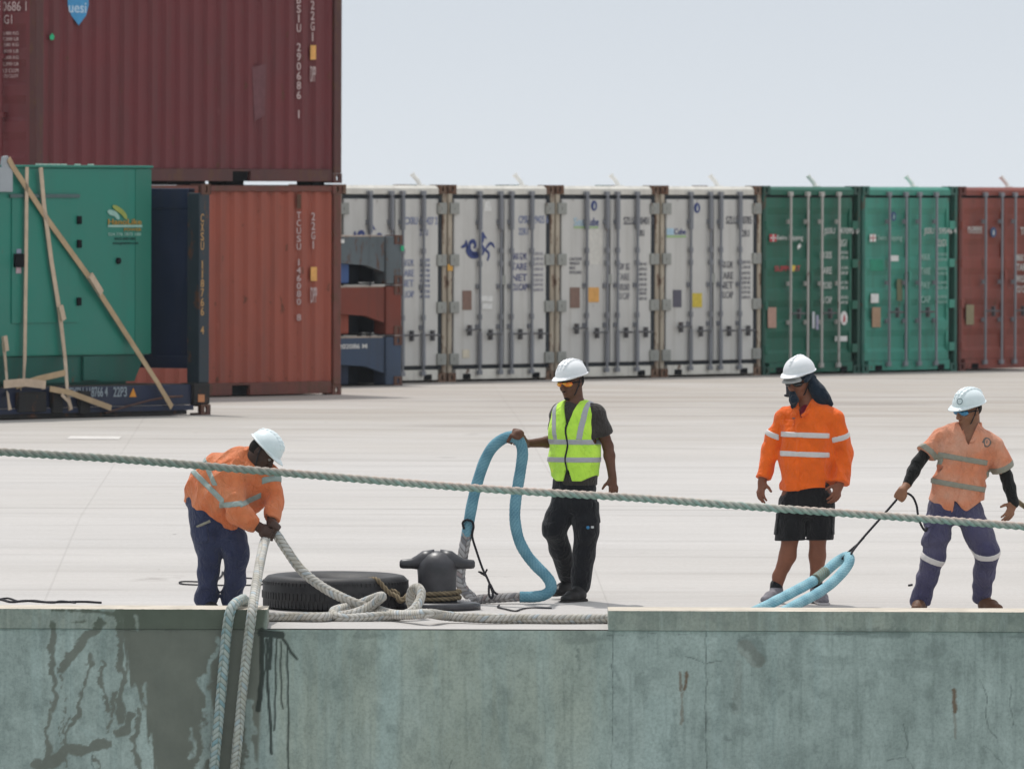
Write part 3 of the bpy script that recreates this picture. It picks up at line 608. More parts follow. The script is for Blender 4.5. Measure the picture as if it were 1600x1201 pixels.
# short white slanted pipes standing on the roofs
PIPEM = plain('white_pipe', 'eceae4', .6, .3, var=.04); names = ['the leftmost white container', 'the seahorse-marked white container', 'the orange-stickered white container', 'the yellow-stickered white container', 'the dark green container', 'the lighter green container', 'the brown-red container']
for k, u in enumerate((652, 812, 962, 1117, 1270, 1423, 1571)):
    p = on_plane(u + 6, 288, B0 - NV * .5, NV); o = MB().tube([(0, 0, -.01), (0, 0, .03)], .06, 12).tube([(0, 0, .0), (-.05, 0, .09), (-.115, 0, .165)], .03, 12).tube([(-.11, 0, .158), (-.122, 0, .174)], .036, 12).build('vent_pipe', PIPEM)
    o.location = (p.x, p.y, H_ - .03); tag(o, 'short slanted white pipe on the front roof edge of ' + names[k], 'pipe', 'slanted white pipes along the container roofs')

# ------------------------------------------------------------------ the red stack seen side-on
def side_container(origin, label, main, framem, serial, stacktop):
    root = empty('shipping_container', origin, ALPHA - R(1.2), label, 'container', 'red containers in the stack')
    z0, z1 = .17, H_ - .09; prof = [(.16, .03)]; n = 21; step = (L_ - .32) / n; dp = .036
    for k in range(n):
        a = .16 + k * step; prof += [(a + step * .15, .03), (a + step * .30, .03 + dp), (a + step * .62, .03 + dp), (a + step * .80, .03)]
    prof += [(L_ - .16, .03)]; back = [(L_ - .16, .09), (.16, .09)]
    MB().prism(prof + back, 'z', z0, z1).build('side_panel', main, root)
    MB().prism([(x, W_ - y) for x, y in prof + back], 'z', z0, z1).build('side_panel', main, root)
    MB().box(.1, L_ - .1, .05, W_ - .05, H_ - .06, H_ - .025).build('roof', main, root)
    MB().box(.1, L_ - .1, .05, W_ - .05, .1, .16).build('floor', DARK, root)
    mb = MB()
    for y0, y1 in ((.012, .1), (W_ - .1, W_ - .012)):
        mb.box(.176, L_ - .176, y0, y1, H_ - .088, H_ - .018, .006)
        xs = [.176, 1.82, 2.18, 3.87, 4.23, L_ - .176]
        for a, b in zip(xs[::2], xs[1::2]): mb.box(a, b, y0, y1, .018, .168, .006)
        for a, b in ((1.82, 2.18), (3.87, 4.23)): mb.box(a - .004, b + .004, y0 + .002, y1, .14, .166)
    mb.each('rail', framem, root)
    mb = MB()
    for a, b in ((1.82, 2.18), (3.87, 4.23)): mb.box(a + .001, b - .001, .06, W_ - .06, .022, .139)
    mb.each('fork_pocket', DARK, root)
    mb = MB()
    for x0 in (.0, L_ - .15):
        for y0 in (0, W_ - .1): mb.box(x0, x0 + .15, y0, y0 + .1, .119, H_ - .119, .01)
    for x0 in (.004, L_ - .1): mb.box(x0, x0 + .096, .176, W_ - .176, H_ - .115, H_ - .01).box(x0, x0 + .096, .176, W_ - .176, .02, .16)
    mb.each('post', framem, root); castings(root, L_, W_, H_, framem)
    # right end wall and the pair of doors at the left end
    MB().box(L_ - .07, L_ - .02, .11, W_ - .11, .162, H_ - .118).build('end_wall', main, root)
    for s_ in (0, 1):
        ya, yb = (.11, 1.21) if s_ == 0 else (1.23, W_ - .11); mb = MB(); corr_panel(mb, .165, 2.46, 5, ya, yb, .02)
        mb.v = [(y, x, z) for (x, y, z) in mb.v]; d = mb.build('door', main, root)
        for x in ((.5, .95) if s_ == 0 else (1.5, 1.95)):
            mb = MB().tube([(-.03, x, .1), (-.03, x, 2.5)], .019, 8)
            for zz in (.14, .8, 1.5, 2.44): mb.box(-.045, .02, x - .045, x + .045, zz - .03, zz + .03)
            mb.build('lock_rod', main, d)
    return root
SN = Vector((math.sin(ALPHA - R(1.2)), -math.cos(ALPHA - R(1.2)), 0)); SDV = Vector((math.cos(ALPHA - R(1.2)), math.sin(ALPHA - R(1.2)), 0))
RB = Vector((-2.112, 139.8, 0)); RL = RB - SDV * L_
REDLOW = paint('brick_red_paint', '985141', .11, .34, .08, .6); REDTOP = paint('maroon_paint', '6a3033', .09, .34, .1, .55); FRLOW = paint('brick_frame', '6b3c32', .42, .4, .2); FRTOP = paint('maroon_frame', '54302e', .4, .4, .2)
lowbox = side_container(RL, 'brick-red container, lower one of the stack, standing on the ground', REDLOW, FRLOW, '', False)
topbox = side_container(RL + Vector((0, 0, H_ + .016)), 'dark maroon container, upper one of the stack, with a blue shield sticker', REDTOP, FRTOP, '', True)
fcx = Face(topbox, SN)
for u0, u1 in ((40, 200), (206, 244), (274, 334), (366, 394), (504, 520)):
    a, b = fcx(u0, 280), fcx(u1, 280); MB().box(a.x, b.x, .13, .4, -.03, .098).build('slit_blocker', DARK, topbox)  # added dark boxes that block sky light in the slit between the containers
PINKINK = plain('weathered_white_ink', 'b9a3a0', .7)
def vertical(root, body, u, v0, v1, wd, mat=PINKINK):
    f = Face(root, SN); chars = [c for c in body]; n = len(chars); q = (v1 - v0) / n
    mbv = None
    for i, c in enumerate(chars):
        if c == ' ': continue
        wc = wd * (.3 if c in '1I' else 1); o = fit_text('serial_number', c, f, (u - wc / 2, v0 + i * q + q * .08, u + wc / 2, v0 + (i + 1) * q - q * .08), mat, y=.026); 
        me = o.data; vs = [(Vector(v.co).x + o.location.x, .0255 - v.co.z, v.co.y + o.location.z) for v in me.vertices]; fs = [tuple(p.vertices) for p in me.polygons]
        bpy.data.objects.remove(o); mbv = (mbv or MB()).add(vs, fs)
    return mbv.build('serial_number', mat, root)
vertical(topbox, 'BSIU 290686 1', 469.5, -8, 186, 6.5); vertical(topbox, '22G1', 491, 0, 66, 6)
vertical(lowbox, 'TCUSU 146080 8', 469.5, 330, 502, 6.5); vertical(lowbox, '22G1', 492, 331, 390, 6)
f = Face(topbox, SN); plate('sticker', f, (487.5, 71, 496, 93.5), ORG, y=.026); fit_text('operator_code', 'DPP', f, (487.5, 104, 496, 128), PINKINK, y=.026)
plate('shield_sticker', f, None, plain('shield_blue', '3f8fc0', .5), y=.026, poly=[(108, -12), (140, -12), (141, 8), (137, 24), (125.5, 40), (114, 25), (108.5, 10)]); fit_text('shield_word', 'uesi', f, (109.5, 5, 137, 20), plain('shield_ink', 'b8cfe0', .6), y=.0215); plate('sticker', f, None, GREEND, y=.026, poly=[(80, 57), (84, 52), (87.5, 57), (86, 62.5), (81, 62.5)])
plate('repair_patch', f, None, plain('scuff_maroon', '6a4246', .7), y=.026, th=.001, poly=[(396, 105), (418, 100), (416, 180), (400, 190)])
f = Face(lowbox, SN); plate('sticker', f, (488, 417, 497.5, 439), ORG, y=.026); fit_text('operator_code', 'DPP', f, (488, 449, 498, 473), PINKINK, y=.026); plate('worn_patch', f, (467, 304, 473, 326), plain('bare_brown', '5b4030', .8), y=.026, th=.001)
# lettering on the maroon container's right-hand door
def end_text(name, body, y1, y0, za, zb, mat):
    o = text(name, body, 1.0, mat, topbox, (0, 0, 0), (R(90), 0, R(-90)), depth=.002); co = np.array([v.co[:] for v in o.data.vertices]); mn, mx = co.min(0), co.max(0)
    sx, sz = (y1 - y0) / (mx[0] - mn[0]), (zb - za) / (mx[1] - mn[1])
    for v in o.data.vertices: v.co = ((v.co.x - mn[0]) * sx, (v.co.y - mn[1]) * sz, v.co.z)
    o.location = (.006, y1, za)
ez = lambda v: (288 - v) / 131.2 - (H_ + .016) + 2.6
end_text('serial_number', 'BSIU 290686 1', .98, .15, ez(20), ez(5), PINKINK); end_text('size_code', '22G1', .62, .37, ez(40), ez(26), PINKINK)
for j, v in enumerate((52, 61, 70, 80, 90, 100, 110, 119)): end_text('weight_figures', ('30,480 KG', '67,200 LB', '2,180 KG', '4,810 LB', '28,300 KG', '62,390 LB', '33.2 CU.M', '1,172 CU.FT')[j], .55, .27, ez(v + 6), ez(v), PINKINK)

# ------------------------------------------------------------------ three collapsed flat racks, stacked
FA = Vector((-1.43, 146.3, 0)); FO = FA - DV * L_
def flat_rack(z, hgt, label, main, inner, post):
    DK = paint('dark_' + inner.name, '2b3540', .1); root = empty('collapsed_flat_rack', FO + Vector((0, 0, z)), ALPHA, label, 'flat rack', 'collapsed flat racks in the stack')  # DK: darkened paint standing in for shade at the right of the inside
    g = .33 * hgt / .645
    for y0 in (0.0, W_ - .09):
        poly = [(.2, hgt - g), (.9, hgt - g), (1.2, hgt - g - .02), (L_ - 1.5, hgt - g - .02), (L_ - .75, hgt - g - .06), (L_ - .36, hgt - g - .15), (L_ - .36, hgt - .02), (.2, hgt - .02)]
        MB().prism(poly, 'y', y0 + .02, y0 + .09).build('side_beam', main, root)
    MB().box(.2, L_ - .2, .1, W_ - .1, hgt - .16, hgt - .05).build('deck', main, root)
    MB().box(.3, L_ - .98, .13, W_ - .13, .02, hgt - .165, .02).build('folded_end_wall', inner, root); MB().box(L_ - .975, L_ - .36, .42, W_ - .42, .02, hgt - .165, .01).build('folded_end_wall', DK, root); MB().box(L_ - .352, L_ - .31, .201, W_ - .201, .03, hgt - .05).build('end_panel', DK, root)
    MB().box(.2, L_ - .2, .12, W_ - .12, .004, .018).build('bottom_plate', DARK, root)  # added black sheet that keeps the open underside looking shaded
    mb = MB()
    for x0 in (.0, L_ - .34):
        for y0 in (0, W_ - .2): mb.box(x0, x0 + .34, y0, y0 + .2, .012, hgt - .012, .015)
    mb.each('post', post, root)
    for zz in (0, hgt - .118):
        for x, fx in ((-.006, -1), (L_ - .172, 1)):
            for y, fy in ((-.012, -1), (W_ - .15, 1)): casting(MB(), x, y, zz, fx, fy).build('corner_casting', paint('rust_casting', '5a3830', .6, .4, .2), root)
    MB().box(.4, L_ - .4, .015, .2, hgt - .019, hgt + .0).build('top_plate', paint('pale_edge', 'a5988c', .3, .3, .2), root)
    return root
SLATE = paint('slate_flat_rack', '5b6468', .34, .5, .2, .7); BRICKF = paint('brick_flat_rack', '74392c', .2, .4, .18, .7); NAVYF = paint('navy_flat_rack', '3c4a5e', .12, .4, .2, .7)
fr1 = flat_rack(0.0, .64, 'collapsed dark navy flat rack with white lettering, bottom of its stack', NAVYF, paint('dark_navy_inner', '1d2a40', .05), NAVYF)
fr2 = flat_rack(.65, .64, 'collapsed brick-red flat rack, middle of the stack beside the red containers', BRICKF, paint('brick_inner', '8a4230', .05), BRICKF)
fr3 = flat_rack(1.30, .64, 'collapsed slate-grey rusty flat rack, top of its stack, blue underneath', SLATE, paint('blue_inner', '3f5b8c', .05), SLATE)
f = Face(fr1); o = fit_text('serial_number', '202086 M', f, (531, 537, 575, 545), PALEINK, y=.016)
f = Face(fr3); plate('seal', f, (624.5, 384, 629, 392), GREEND, y=-.02); plate('sticker', f, (533, 374, 539, 380), PALEINK, y=.014)

# ------------------------------------------------------------------ flat rack carrying the generator
GA = Vector((-3.40, 127.3, 0)); GO = GA - DV * L_
NAVY = paint('navy_paint', '1c2740', .06, .3, .15); BLACKF = paint('grimy_black_steel', '262626', .3, .5, .2, .8); DN = paint('dark_teal_steel', '26323a', .28, .4, .2)
base = empty('flat_rack', GO, ALPHA, 'dark navy flat rack loaded with the green generator, its end wall raised', 'flat rack')
MB().box(.2, L_ - .3, .03, .12, .12, .345, .01).box(.2, L_ - .3, .0, .16, .06, .115).box(.2, L_ - .3, W_ - .12, W_ - .03, .1, .345).build('side_beam', NAVY, base)
MB().box(.15, L_ - .15, .13, W_ - .13, .2, .35).build('deck', paint('worn_deck', '4a4038', .3), base)
MB().box(.1, L_ - .4, .02, .2, .012, .058).build('bottom_flange', BLACKF, base)
mb = MB()
for y0 in (0, W_ - .17): mb.box(L_ - .20, L_ - .005, y0, y0 + .17, .36, H_ - .1, .012)
po = mb.each('post', DN, base)
MB().box(L_ - .30, L_ - .0, -.01, .2, .119, .36, .02).box(L_ - .30, L_ - .0, W_ - .2, W_ + .01, .119, .36, .02).each('hinge_block', BLACKF, base)
MB().box(L_ - .16, L_ - .06, .19, W_ - .19, .55, H_ - .06).box(L_ - .17, L_ - .05, .175, W_ - .175, H_ - .28, H_ - .05, .01).box(L_ - .18, L_ - .05, .175, W_ - .175, .52, .66, .01).box(L_ - .175, L_ - .165, .8, .83, .66, H_ - .3).box(L_ - .175, L_ - .165, 1.4, 1.43, .66, H_ - .3).build('end_wall', NAVY, base)
RC = paint('rust_casting', '5a3830', .6, .4, .2)
for zz in (0, H_ - .118):
    for y, fy in ((-.012, -1), (W_ - .15, 1)): casting(MB(), L_ - .172, y, zz, 1, fy).build('corner_casting', RC, base)
for y, fy in ((-.012, -1), (W_ - .15, 1)): casting(MB(), -.006, y, 0, -1, fy).build('corner_casting', RC, base)
f = Face(base); fit_text('serial_number', 'CXSU 118766 4', f, (110, 604, 171, 621), plain('dim_white_ink', '8f9aa0', .7), y=.026); fit_text('size_code', '22P3', f, (180, 604, 201, 620), plain('dim_white_ink', '8f9aa0', .7), y=.026); plate('warning_triangle', f, None, plain('warning_orange', 'd08a2c', .6), y=.026, poly=[(205, 620), (211, 606), (216, 620)])
plate('reflector', f, (308, 616, 318, 628), plain('reflector_orange', 'b77b52', .5), y=-.012)
mb = None
for i, c in enumerate('CXSU 118766 4'):
    if c == ' ': continue
    wc = .8 if c in '1I' else 2.5; o = fit_text('x', c, f, (316 - wc, 334 + i * 14.6, 316 + wc, 347 + i * 14.6), NAVY, y=0); vs = [(v.co.x + o.location.x, -.001 - v.co.z, v.co.y + o.location.z) for v in o.data.vertices]; mb = (mb or MB()).add(vs, [tuple(p.vertices) for p in o.data.polygons]); bpy.data.objects.remove(o)
mb.build('serial_number', plain('gold_ink', 'b08a58', .7), base)
for x0, x1, z0, z1 in ((3.12, 3.30, .06, .33), (3.62, 3.8, .05, .3), (2.5, 3.0, .08, .3)): MB().box(x0, x1, -.03, .025, z0, z1, .01).build('lashing_bracket', BLACKF, base)
mb = MB().tube([on for on in [local(base, on_plane(u, v, GA + NV * .04, NV)) for u, v in ((165, 645), (200, 634), (235, 625), (262, 620), (285, 619))]], .012, 6); mb.build('cable', paint('rusty_cable', '4a2e24', .4), base)
# the generator
GREENG = paint('generator_green', '1b7766', .02, .12, .06, .42, .4); GRD = paint('generator_skid_green', '195a4e', .03, .25, .1, .5)
go = GA - NV * .40 - DV * (.573 + 4.2); gen = empty('generator', go + Vector((0, 0, .352)), ALPHA, 'large green enclosed generator strapped down on the flat rack', 'generator')
g0 = .352
zt, zb = 2.765 - g0, .68 - g0
MB().box(0, 4.2, 0, 1.55, zb, zt, .02).build('enclosure', GREENG, gen)
MB().box(-.02, 4.22, -.02, 1.57, zt + .001, zt + .03, .008).build('roof', GREENG, gen)
MB().prism([(.2, .03), (4.0 - .06, .03), (4.13, zb - .004), (.2, zb - .004)], 'y', .03, 1.5).box(.25, 3.85, .08, 1.45, .0, .029).build('skid', GRD, gen)
for x0 in (1.2, 2.95): MB().box(x0, x0 + .3, -.005, .029, .05, zb - .01, .006).build('skid_foot', GRD, gen)
f = Face(gen); L2 = lambda u, v: local(gen, on_plane(u, v, go, NV))
a, b = L2(17, 505), L2(121, 307); MB().box(a.x, b.x, -.014, -.001, a.z, b.z, .004).build('door', GREENG, gen); dr = bpy.context.scene.collection.objects[-1] if False else None
a, b = L2(13, 309), L2(122, 303.5); MB().box(a.x, b.x, -.03, -.015, a.z, b.z, .004).build('rain_strip', paint('drip_strip_grey', '49605f', .05), gen)
for u, v in ((121.5, 344), (121.5, 381), (121, 471)): p = L2(u, v); MB().box(p.x - .04, p.x + .03, -.04, -.0145, p.z - .045, p.z + .045, .008).build('hinge', DARK, gen)
p = L2(27, 407); MB().box(p.x - .09, p.x + .07, -.05, -.0145, p.z - .075, p.z + .075, .01).build('latch', DARK, gen); plate('latch_label', f, (24, 389, 31, 396), plain('lilac_label', '8d93a6', .5), y=-.016, parent=gen); plate('latch_label', f, (23, 416, 31, 427), plain('pink_label', 'b59fa4', .5), y=-.016, parent=gen)
p = L2(183.5, 407.5); MB().tube([(p.x, -.03, p.z), (p.x, -.001, p.z)], .035, 14).build('cable_socket', DARK, gen)
p = L2(211, 410); MB().box(p.x, 4.199, -.006, -.001, zb + .01, zt - .01).build('corner_panel', paint('generator_side_green', '24705f', .0, .12, .05, .4), gen)
GOLD = plain('gold_lettering', 'a8853a', .5); PG = plain('pale_green_lettering', '8fb4a8', .6)
fit_text('logo_word', 'HanoLike', f, (168, 342, 220, 351), GOLD, parent=gen, y=-.009); plate('logo_bar', f, (167, 351.5, 221, 355), PG, y=-.009, parent=gen); fit_text('logo_line', 'POWER', f, (193, 356.5, 220, 361), GOLD, parent=gen, y=-.009)
fit_text('phone_number', '024 776 7872 100', f, (168, 363.5, 219, 368.5), PG, parent=gen, y=-.009); fit_text('web_line', 'SALES AND HIRE', f, (178, 371, 211, 375), plain('dark_green_lettering', '15463e', .6), parent=gen, y=-.009); fit_text('web_line', 'www.generator.com', f, (175, 378, 215, 383), plain('dark_green_lettering', '15463e', .6), parent=gen, y=-.009)
mb = MB(); ribbon(mb, f, [(167, 330), (172, 332), (178, 334), (182, 338), (185, 342)], .03, y=-.009); mb.build('swoosh', PG, gen); mb = MB(); ribbon(mb, f, [(175, 322), (182, 326), (189, 331), (194, 337), (197, 342)], .03, y=-.009); mb.build('swoosh', plain('olive_lettering', '8f9a4e', .6), gen)
a, b = L2(-40, 300), L2(15.5, 262); MB().box(a.x, b.x, -.045, -.003, a.z, b.z, .012).prism([(b.x - .2, b.z - .02), (b.x - .02, b.z - .02), (b.x - .03, b.z + .06), (b.x - .09, b.z + .13), (b.x - .17, b.z + .12)], 'y', -.04, -.01).build('exhaust_box', paint('pale_grey_steel', '9aa0a4', .1, .2), gen)
for k in range(9): p = L2(62 + k * 10.5 + random.uniform(-2, 2), 265); MB().box(p.x - .02, p.x + .03, .0, .05, zt + .0305, zt + .045).build('roof_clip', plain('pale_clip', 'b9cdbf', .6), gen) if k % 2 == 0 or k < 5 else None
# straps
STRAP = cloth('tan_webbing', 'b09878', None, .9, .15); STRAPW = cloth('pale_webbing', 'c2ad96', None, .9, .15)
def strap(pts, wd, mat, label, ratchet=None, offs=.05):
    wd *= .74
    """flat lashing band along chart points; each point may carry its own stand-off from the beam face"""
    P = [on_plane(p[0], p[1], (GA - NV * .40) if len(p) < 3 else GA, NV) + NV * (offs if len(p) < 3 else p[2]) for p in pts]
    o0 = P[-1]; mb = MB(); n = len(P); q = []
    for i, p in enumerate(P):
        t = (P[min(i + 1, n - 1)] - P[max(i - 1, 0)]).normalized(); s_ = t.cross(NV).normalized(); q.append([p + s_ * wd / 2 + NV * .004 - o0, p - s_ * wd / 2 + NV * .004 - o0, p - s_ * wd / 2 - NV * .004 - o0, p + s_ * wd / 2 - NV * .004 - o0])
    vs = [c for r_ in q for c in r_]; fs = [(i * 4 + k, i * 4 + (k + 1) % 4, i * 4 + 4 + (k + 1) % 4, i * 4 + 4 + k) for i in range(n - 1) for k in range(4)] + [(0, 1, 2, 3), tuple(range(4 * n - 4, 4 * n))[::-1]]
    mb.add(vs, fs); r_ = empty('lashing_strap', o0, 0, label, 'strap', 'lashing straps over the generator'); mb.build('webbing', mat, r_)
    if ratchet:
        a, b = [on_plane(*p, GA - NV * .40, NV) + NV * (offs + .015) - o0 for p in ratchet]; t = (b - a).normalized(); s_ = t.cross(NV); k = wd * .58
        mb = MB(); mb.add([a + s_ * k + NV * .02, a - s_ * k + NV * .02, b - s_ * k + NV * .02, b + s_ * k + NV * .02, a + s_ * k - NV * .012, a - s_ * k - NV * .012, b - s_ * k - NV * .012, b + s_ * k - NV * .012], [(0, 1, 2, 3), (4, 7, 6, 5), (0, 4, 5, 1), (1, 5, 6, 2), (2, 6, 7, 3), (3, 7, 4, 0)]); mb.build('ratchet', STRAPW, r_)
    return r_
strap([(36.5, 261), (36, 300), (35, 420), (33, 560), (31, 600), (30, 606, .02)], .075, STRAPW, 'pale webbing strap hanging nearly vertical over the generator door')
strap([(58, 262), (63, 320), (75, 410), (88, 490), (96, 560), (102, 612, .03), (106, 640, .04)], .09, STRAPW, 'pale webbing strap with a ratchet, slightly slanted across the generator', ((86, 478), (91, 500)))
strap([(8, 248), (14, 260), (70, 345), (136, 436), (200, 535), (240, 597, .05), (263, 636, .05)], .095, STRAP, 'long tan strap running diagonally down to the right corner of the flat rack', ((133, 430), (150, 458)))
strap([(0, 535), (4, 580), (8, 620, .04), (10, 640, .05)], .075, STRAPW, 'pale webbing strap at the left edge of the photograph', ((-1, 525), (2, 548)))
strap([(-2, 600, .07), (30, 597, .08), (62, 601, .08), (64, 604, .03)], .12, STRAPW, 'pale slack strap lying level along the edge of the deck', None)
strap([(20, 603, .05), (52, 592, .06), (94, 582, .07)], .09, STRAP, 'short tan strap rising to the right beneath the generator', None)
strap([(70, 607, .07), (100, 613, .08), (135, 626, .08), (168, 637, .05)], .085, STRAP, 'tan strap slanting down across the serial number of the flat rack', None)
strap([(86, 616, .09), (96, 626, .09), (104, 638, .06)], .05, STRAPW, 'short slack strap end crossing behind the ratcheted strap', None)
# ------------------------------------------------------------------ ropes
def spline(P, ds):
    P = [np.array(p, float) for p in P]; out = []; n = len(P)
    for i in range(n - 1):
        a, b, c, d = (P[max(0, min(n - 1, j))] for j in (i - 1, i, i + 1, i + 2)); m = max(2, int(np.linalg.norm(c - b) / ds))
        t = (np.arange(m) / m)[:, None]
        out.append(.5 * (2 * b + (c - a) * t + (2 * a - 5 * b + 4 * c - d) * t ** 2 + (3 * b - a - 3 * c + d) * t ** 3))
    out.append(P[-1][None]); return np.vstack(out)
def rope_mesh(name, pts, rad, style, ds=.005, nphi=32, taper=None):
    """a rope with its strands modelled: 'plait' (crossing strands), 'laid' (twisted strands), 'sleeve' (fine woven cover), 'cord'"""
    C = spline(pts, ds); n = len(C); T = np.gradient(C, axis=0); T /= np.linalg.norm(T, axis=1)[:, None] + 1e-12
    N = np.zeros_like(C); v = np.cross(T[0], [0, 0, 1.0]); v = v if np.linalg.norm(v) > .1 else np.cross(T[0], [0, 1.0, 0]); v /= np.linalg.norm(v)
    for i in range(n): v = v - T[i] * v.dot(T[i]); v /= np.linalg.norm(v); N[i] = v
    B = np.cross(T, N); s = np.concatenate([[0], np.cumsum(np.linalg.norm(np.diff(C, axis=0), axis=1))])
    ph = 2 * np.pi * np.arange(nphi) / nphi; Sg, Pg = np.meshgrid(s, ph, indexing='ij')
    if style == 'plait':
        Pw = Pg + .25 * np.sin(Sg * 9) + Sg * 1.1; m4 = (Pw / (np.pi / 2)) % 4; fr = m4 % 1; sec_ = np.floor(m4); tri = np.where(sec_ % 2 == 0, fr, 1 - fr)
        pit = rad * 1.12 * (1 + .0 * Sg); hh_ = 2 * np.pi * (Sg + .06 * rad * np.sin(Sg * 23)) / pit + 2 * np.pi * 1.15 * tri; rid = np.abs(np.cos(hh_ / 2)) ** .55; col_ = 1 - .55 * np.exp(-((np.minimum(fr, 1 - fr)) / .10) ** 2)
        r = 1 + .17 * rid * col_ - .09; sid = ((np.floor(hh_ / (2 * np.pi) + .5) + 3 * sec_) % 10) / 10
    elif style == 'laid':
        k = 3 * math.tan(R(42)) / rad; A = np.cos(3 * Pg - k * Sg); r = 1 + .16 * A - .08 * (A < -.75); sid = (np.floor((3 * Pg - k * Sg) / (2 * np.pi) + .5) % 3) / 3
    elif style == 'sleeve':
        k = 14 * math.tan(R(40)) / rad; A = np.cos(9 * Pg + k * .64 * Sg); Bq = np.cos(9 * Pg - k * .64 * Sg); r = 1 + .035 * np.maximum(A, Bq) + .02 * np.sin(Sg * 37) ; sid = np.where(A > Bq, .2, .7)
    else:
        k = 3 * math.tan(R(40)) / rad; A = np.cos(3 * Pg - k * Sg); r = 1 + .12 * A; sid = .5 + 0 * Pg
    rr = rad * r; crev = np.clip((r - r.min()) / (np.ptp(r) + 1e-9), 0, 1)
    if taper is not None: rr = rr * np.interp(s / s[-1], taper[0], taper[1])[:, None]
    V = C[:, None] + rr[..., None] * (np.cos(Pg)[..., None] * N[:, None] + np.sin(Pg)[..., None] * B[:, None])
    i, j = np.meshgrid(np.arange(n - 1), np.arange(nphi), indexing='ij'); q = i * nphi + j; q2 = i * nphi + (j + 1) % nphi
    F = np.stack([q, q2, q2 + nphi, q + nphi], -1).reshape(-1, 4); F = F[:, ::-1]
    me = bpy.data.meshes.new(name); me.from_pydata(V.reshape(-1, 3).tolist(), [], F.tolist() + [tuple(range(nphi)), tuple(range(n * nphi - 1, n * nphi - nphi - 1, -1))])
    for nm, a in (('strand', sid), ('along', Sg), ('crev', crev), ('under', -(np.cos(Pg)[..., None] * N[:, None] + np.sin(Pg)[..., None] * B[:, None])[..., 2])):
        x = me.attributes.new(nm, 'FLOAT', 'POINT'); x.data.foreach_set('value', a.astype(np.float32).ravel())
    return me
def rope_mat(key, cols, dirt, fray=.5, dk=.35):
    t = NT(key); st = t.attr('strand').outputs['Fac']; cr = t.n('ShaderNodeValToRGB'); cr.color_ramp.interpolation = 'CONSTANT'; el = cr.color_ramp.elements
    while len(el) < len(cols): el.new(.5)
    for i, c in enumerate(cols): el[i].position = i / len(cols); el[i].color = (*lin(c), 1)
    t.l(st, cr.inputs[0]); col = cr.outputs[0]
    col = t.mix(t.ramp(t.noise(2.2, 5, .65), .42, .72, 0, dk), col, lin(dirt)); col = t.mix(t.ramp(t.noise(160.0, 2, .7), .45, .75, 0, fray * .4), col, lin(dirt)); col = t.mix(t.ramp(t.attr('crev').outputs['Fac'], .3, .72, .7, 0), col, lin(dirt))  # dirt by noise, then shade painted into the grooves between strands
    t.bump(t.noise(260.0, 2), .5, .004); return t.done(col, .85, .2)
WR = rope_mat('white_braid', ['c9c6bf', 'bfbeb9', 'cdcac4', 'bab9b5', 'a9bac4', 'c5c1b8', 'c1beb4', 'cbc9c4', 'b6c0c5', 'c6c3ba'], '7d7464', .5, .6)
HR = rope_mat('hanging_braid', ['b9bdb9', 'a5b4b8', 'bcbdb6', '8fa9b0', 'a9aca6', 'b7bab4', 'a0b3b6', 'b4b4ac', '9aaeb4', 'adb0aa'], '6f7468', .45)
GB = rope_mat('grey_braid', ['a9a7a6', '8e8c8e', 'b9b8b8', '9a8f8e', '8698a5', 'aeacab', 'a09c9a', '7f7f83', 'b4b3b4', '979494'], '5d5753')
BLUE = rope_mat('blue_sleeve_cloth', ['6d9aab', '7aa7b5'], '4c7a8c', .3, .4); PALEB = rope_mat('pale_blue_sleeve_cloth', ['8fb9c4', 'a3c9d1'], '5f8fa0', .3, .4)
TANR = rope_mat('tan_laid_rope', ['8d7f66', '7d7059', '9a8b70'], '54493a', .5)
BLK = plain('black_cord', '2b2a2e', .8, .2)
def rope(name, pts, rad, style, mat, label, cat='rope', group=None, **kw):
    me = rope_mesh(name, pts, rad, style, **kw); o0 = Vector(pts[0])
    for v in me.vertices: v.co -= o0
    o = link(name, me, mat, None, True); o.location = o0; tag(o, label, cat, group); return o
def G(u, v, h): p = ground(u, v, h); return p
# the mooring line that spans the whole picture, between ship and quay
def fore(name):
    t = NT('mooring_line_fibre'); st = t.attr('strand').outputs['Fac']; al = t.attr('along').outputs['Fac']; un = t.attr('under').outputs['Fac']
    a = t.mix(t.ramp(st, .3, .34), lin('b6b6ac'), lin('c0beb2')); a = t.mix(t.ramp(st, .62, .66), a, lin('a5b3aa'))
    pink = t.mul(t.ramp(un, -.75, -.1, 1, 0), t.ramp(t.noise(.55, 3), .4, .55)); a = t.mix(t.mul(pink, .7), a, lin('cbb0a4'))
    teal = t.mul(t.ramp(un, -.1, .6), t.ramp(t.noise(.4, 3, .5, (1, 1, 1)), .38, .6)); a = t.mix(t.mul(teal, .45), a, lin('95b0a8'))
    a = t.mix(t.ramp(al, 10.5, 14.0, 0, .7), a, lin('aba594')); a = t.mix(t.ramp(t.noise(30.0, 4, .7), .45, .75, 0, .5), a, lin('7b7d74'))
    a = t.mix(t.ramp(al, 4.6, 6.0, .5, 0), a, lin('6f6f66')); a = t.mix(t.ramp(t.attr('crev').outputs['Fac'], .1, .6, .6, 0), a, lin('5f625a')); t.bump(t.noise(240.0, 2), .5, .004); return t.done(a, .85, .2)  # grooves between the strands get their shade from colour too
ML = [(-700, 664, 76.5), (-300, 686, 77), (0, 705.5, 77.4), (200, 718, 77.6), (440, 738, 77.9), (740, 762, 78.2), (1000, 778, 78.5), (1200, 793, 78.7), (1400, 807, 78.9), (1600, 822, 79.1), (1900, 845, 79.4), (2300, 877, 79.8)]
rope('mooring_line', [at(*p) for p in ML], .0255, 'laid', fore('m'), 'long taut grey-green mooring line stretched across the whole view in front of the men', ds=.009, nphi=15)
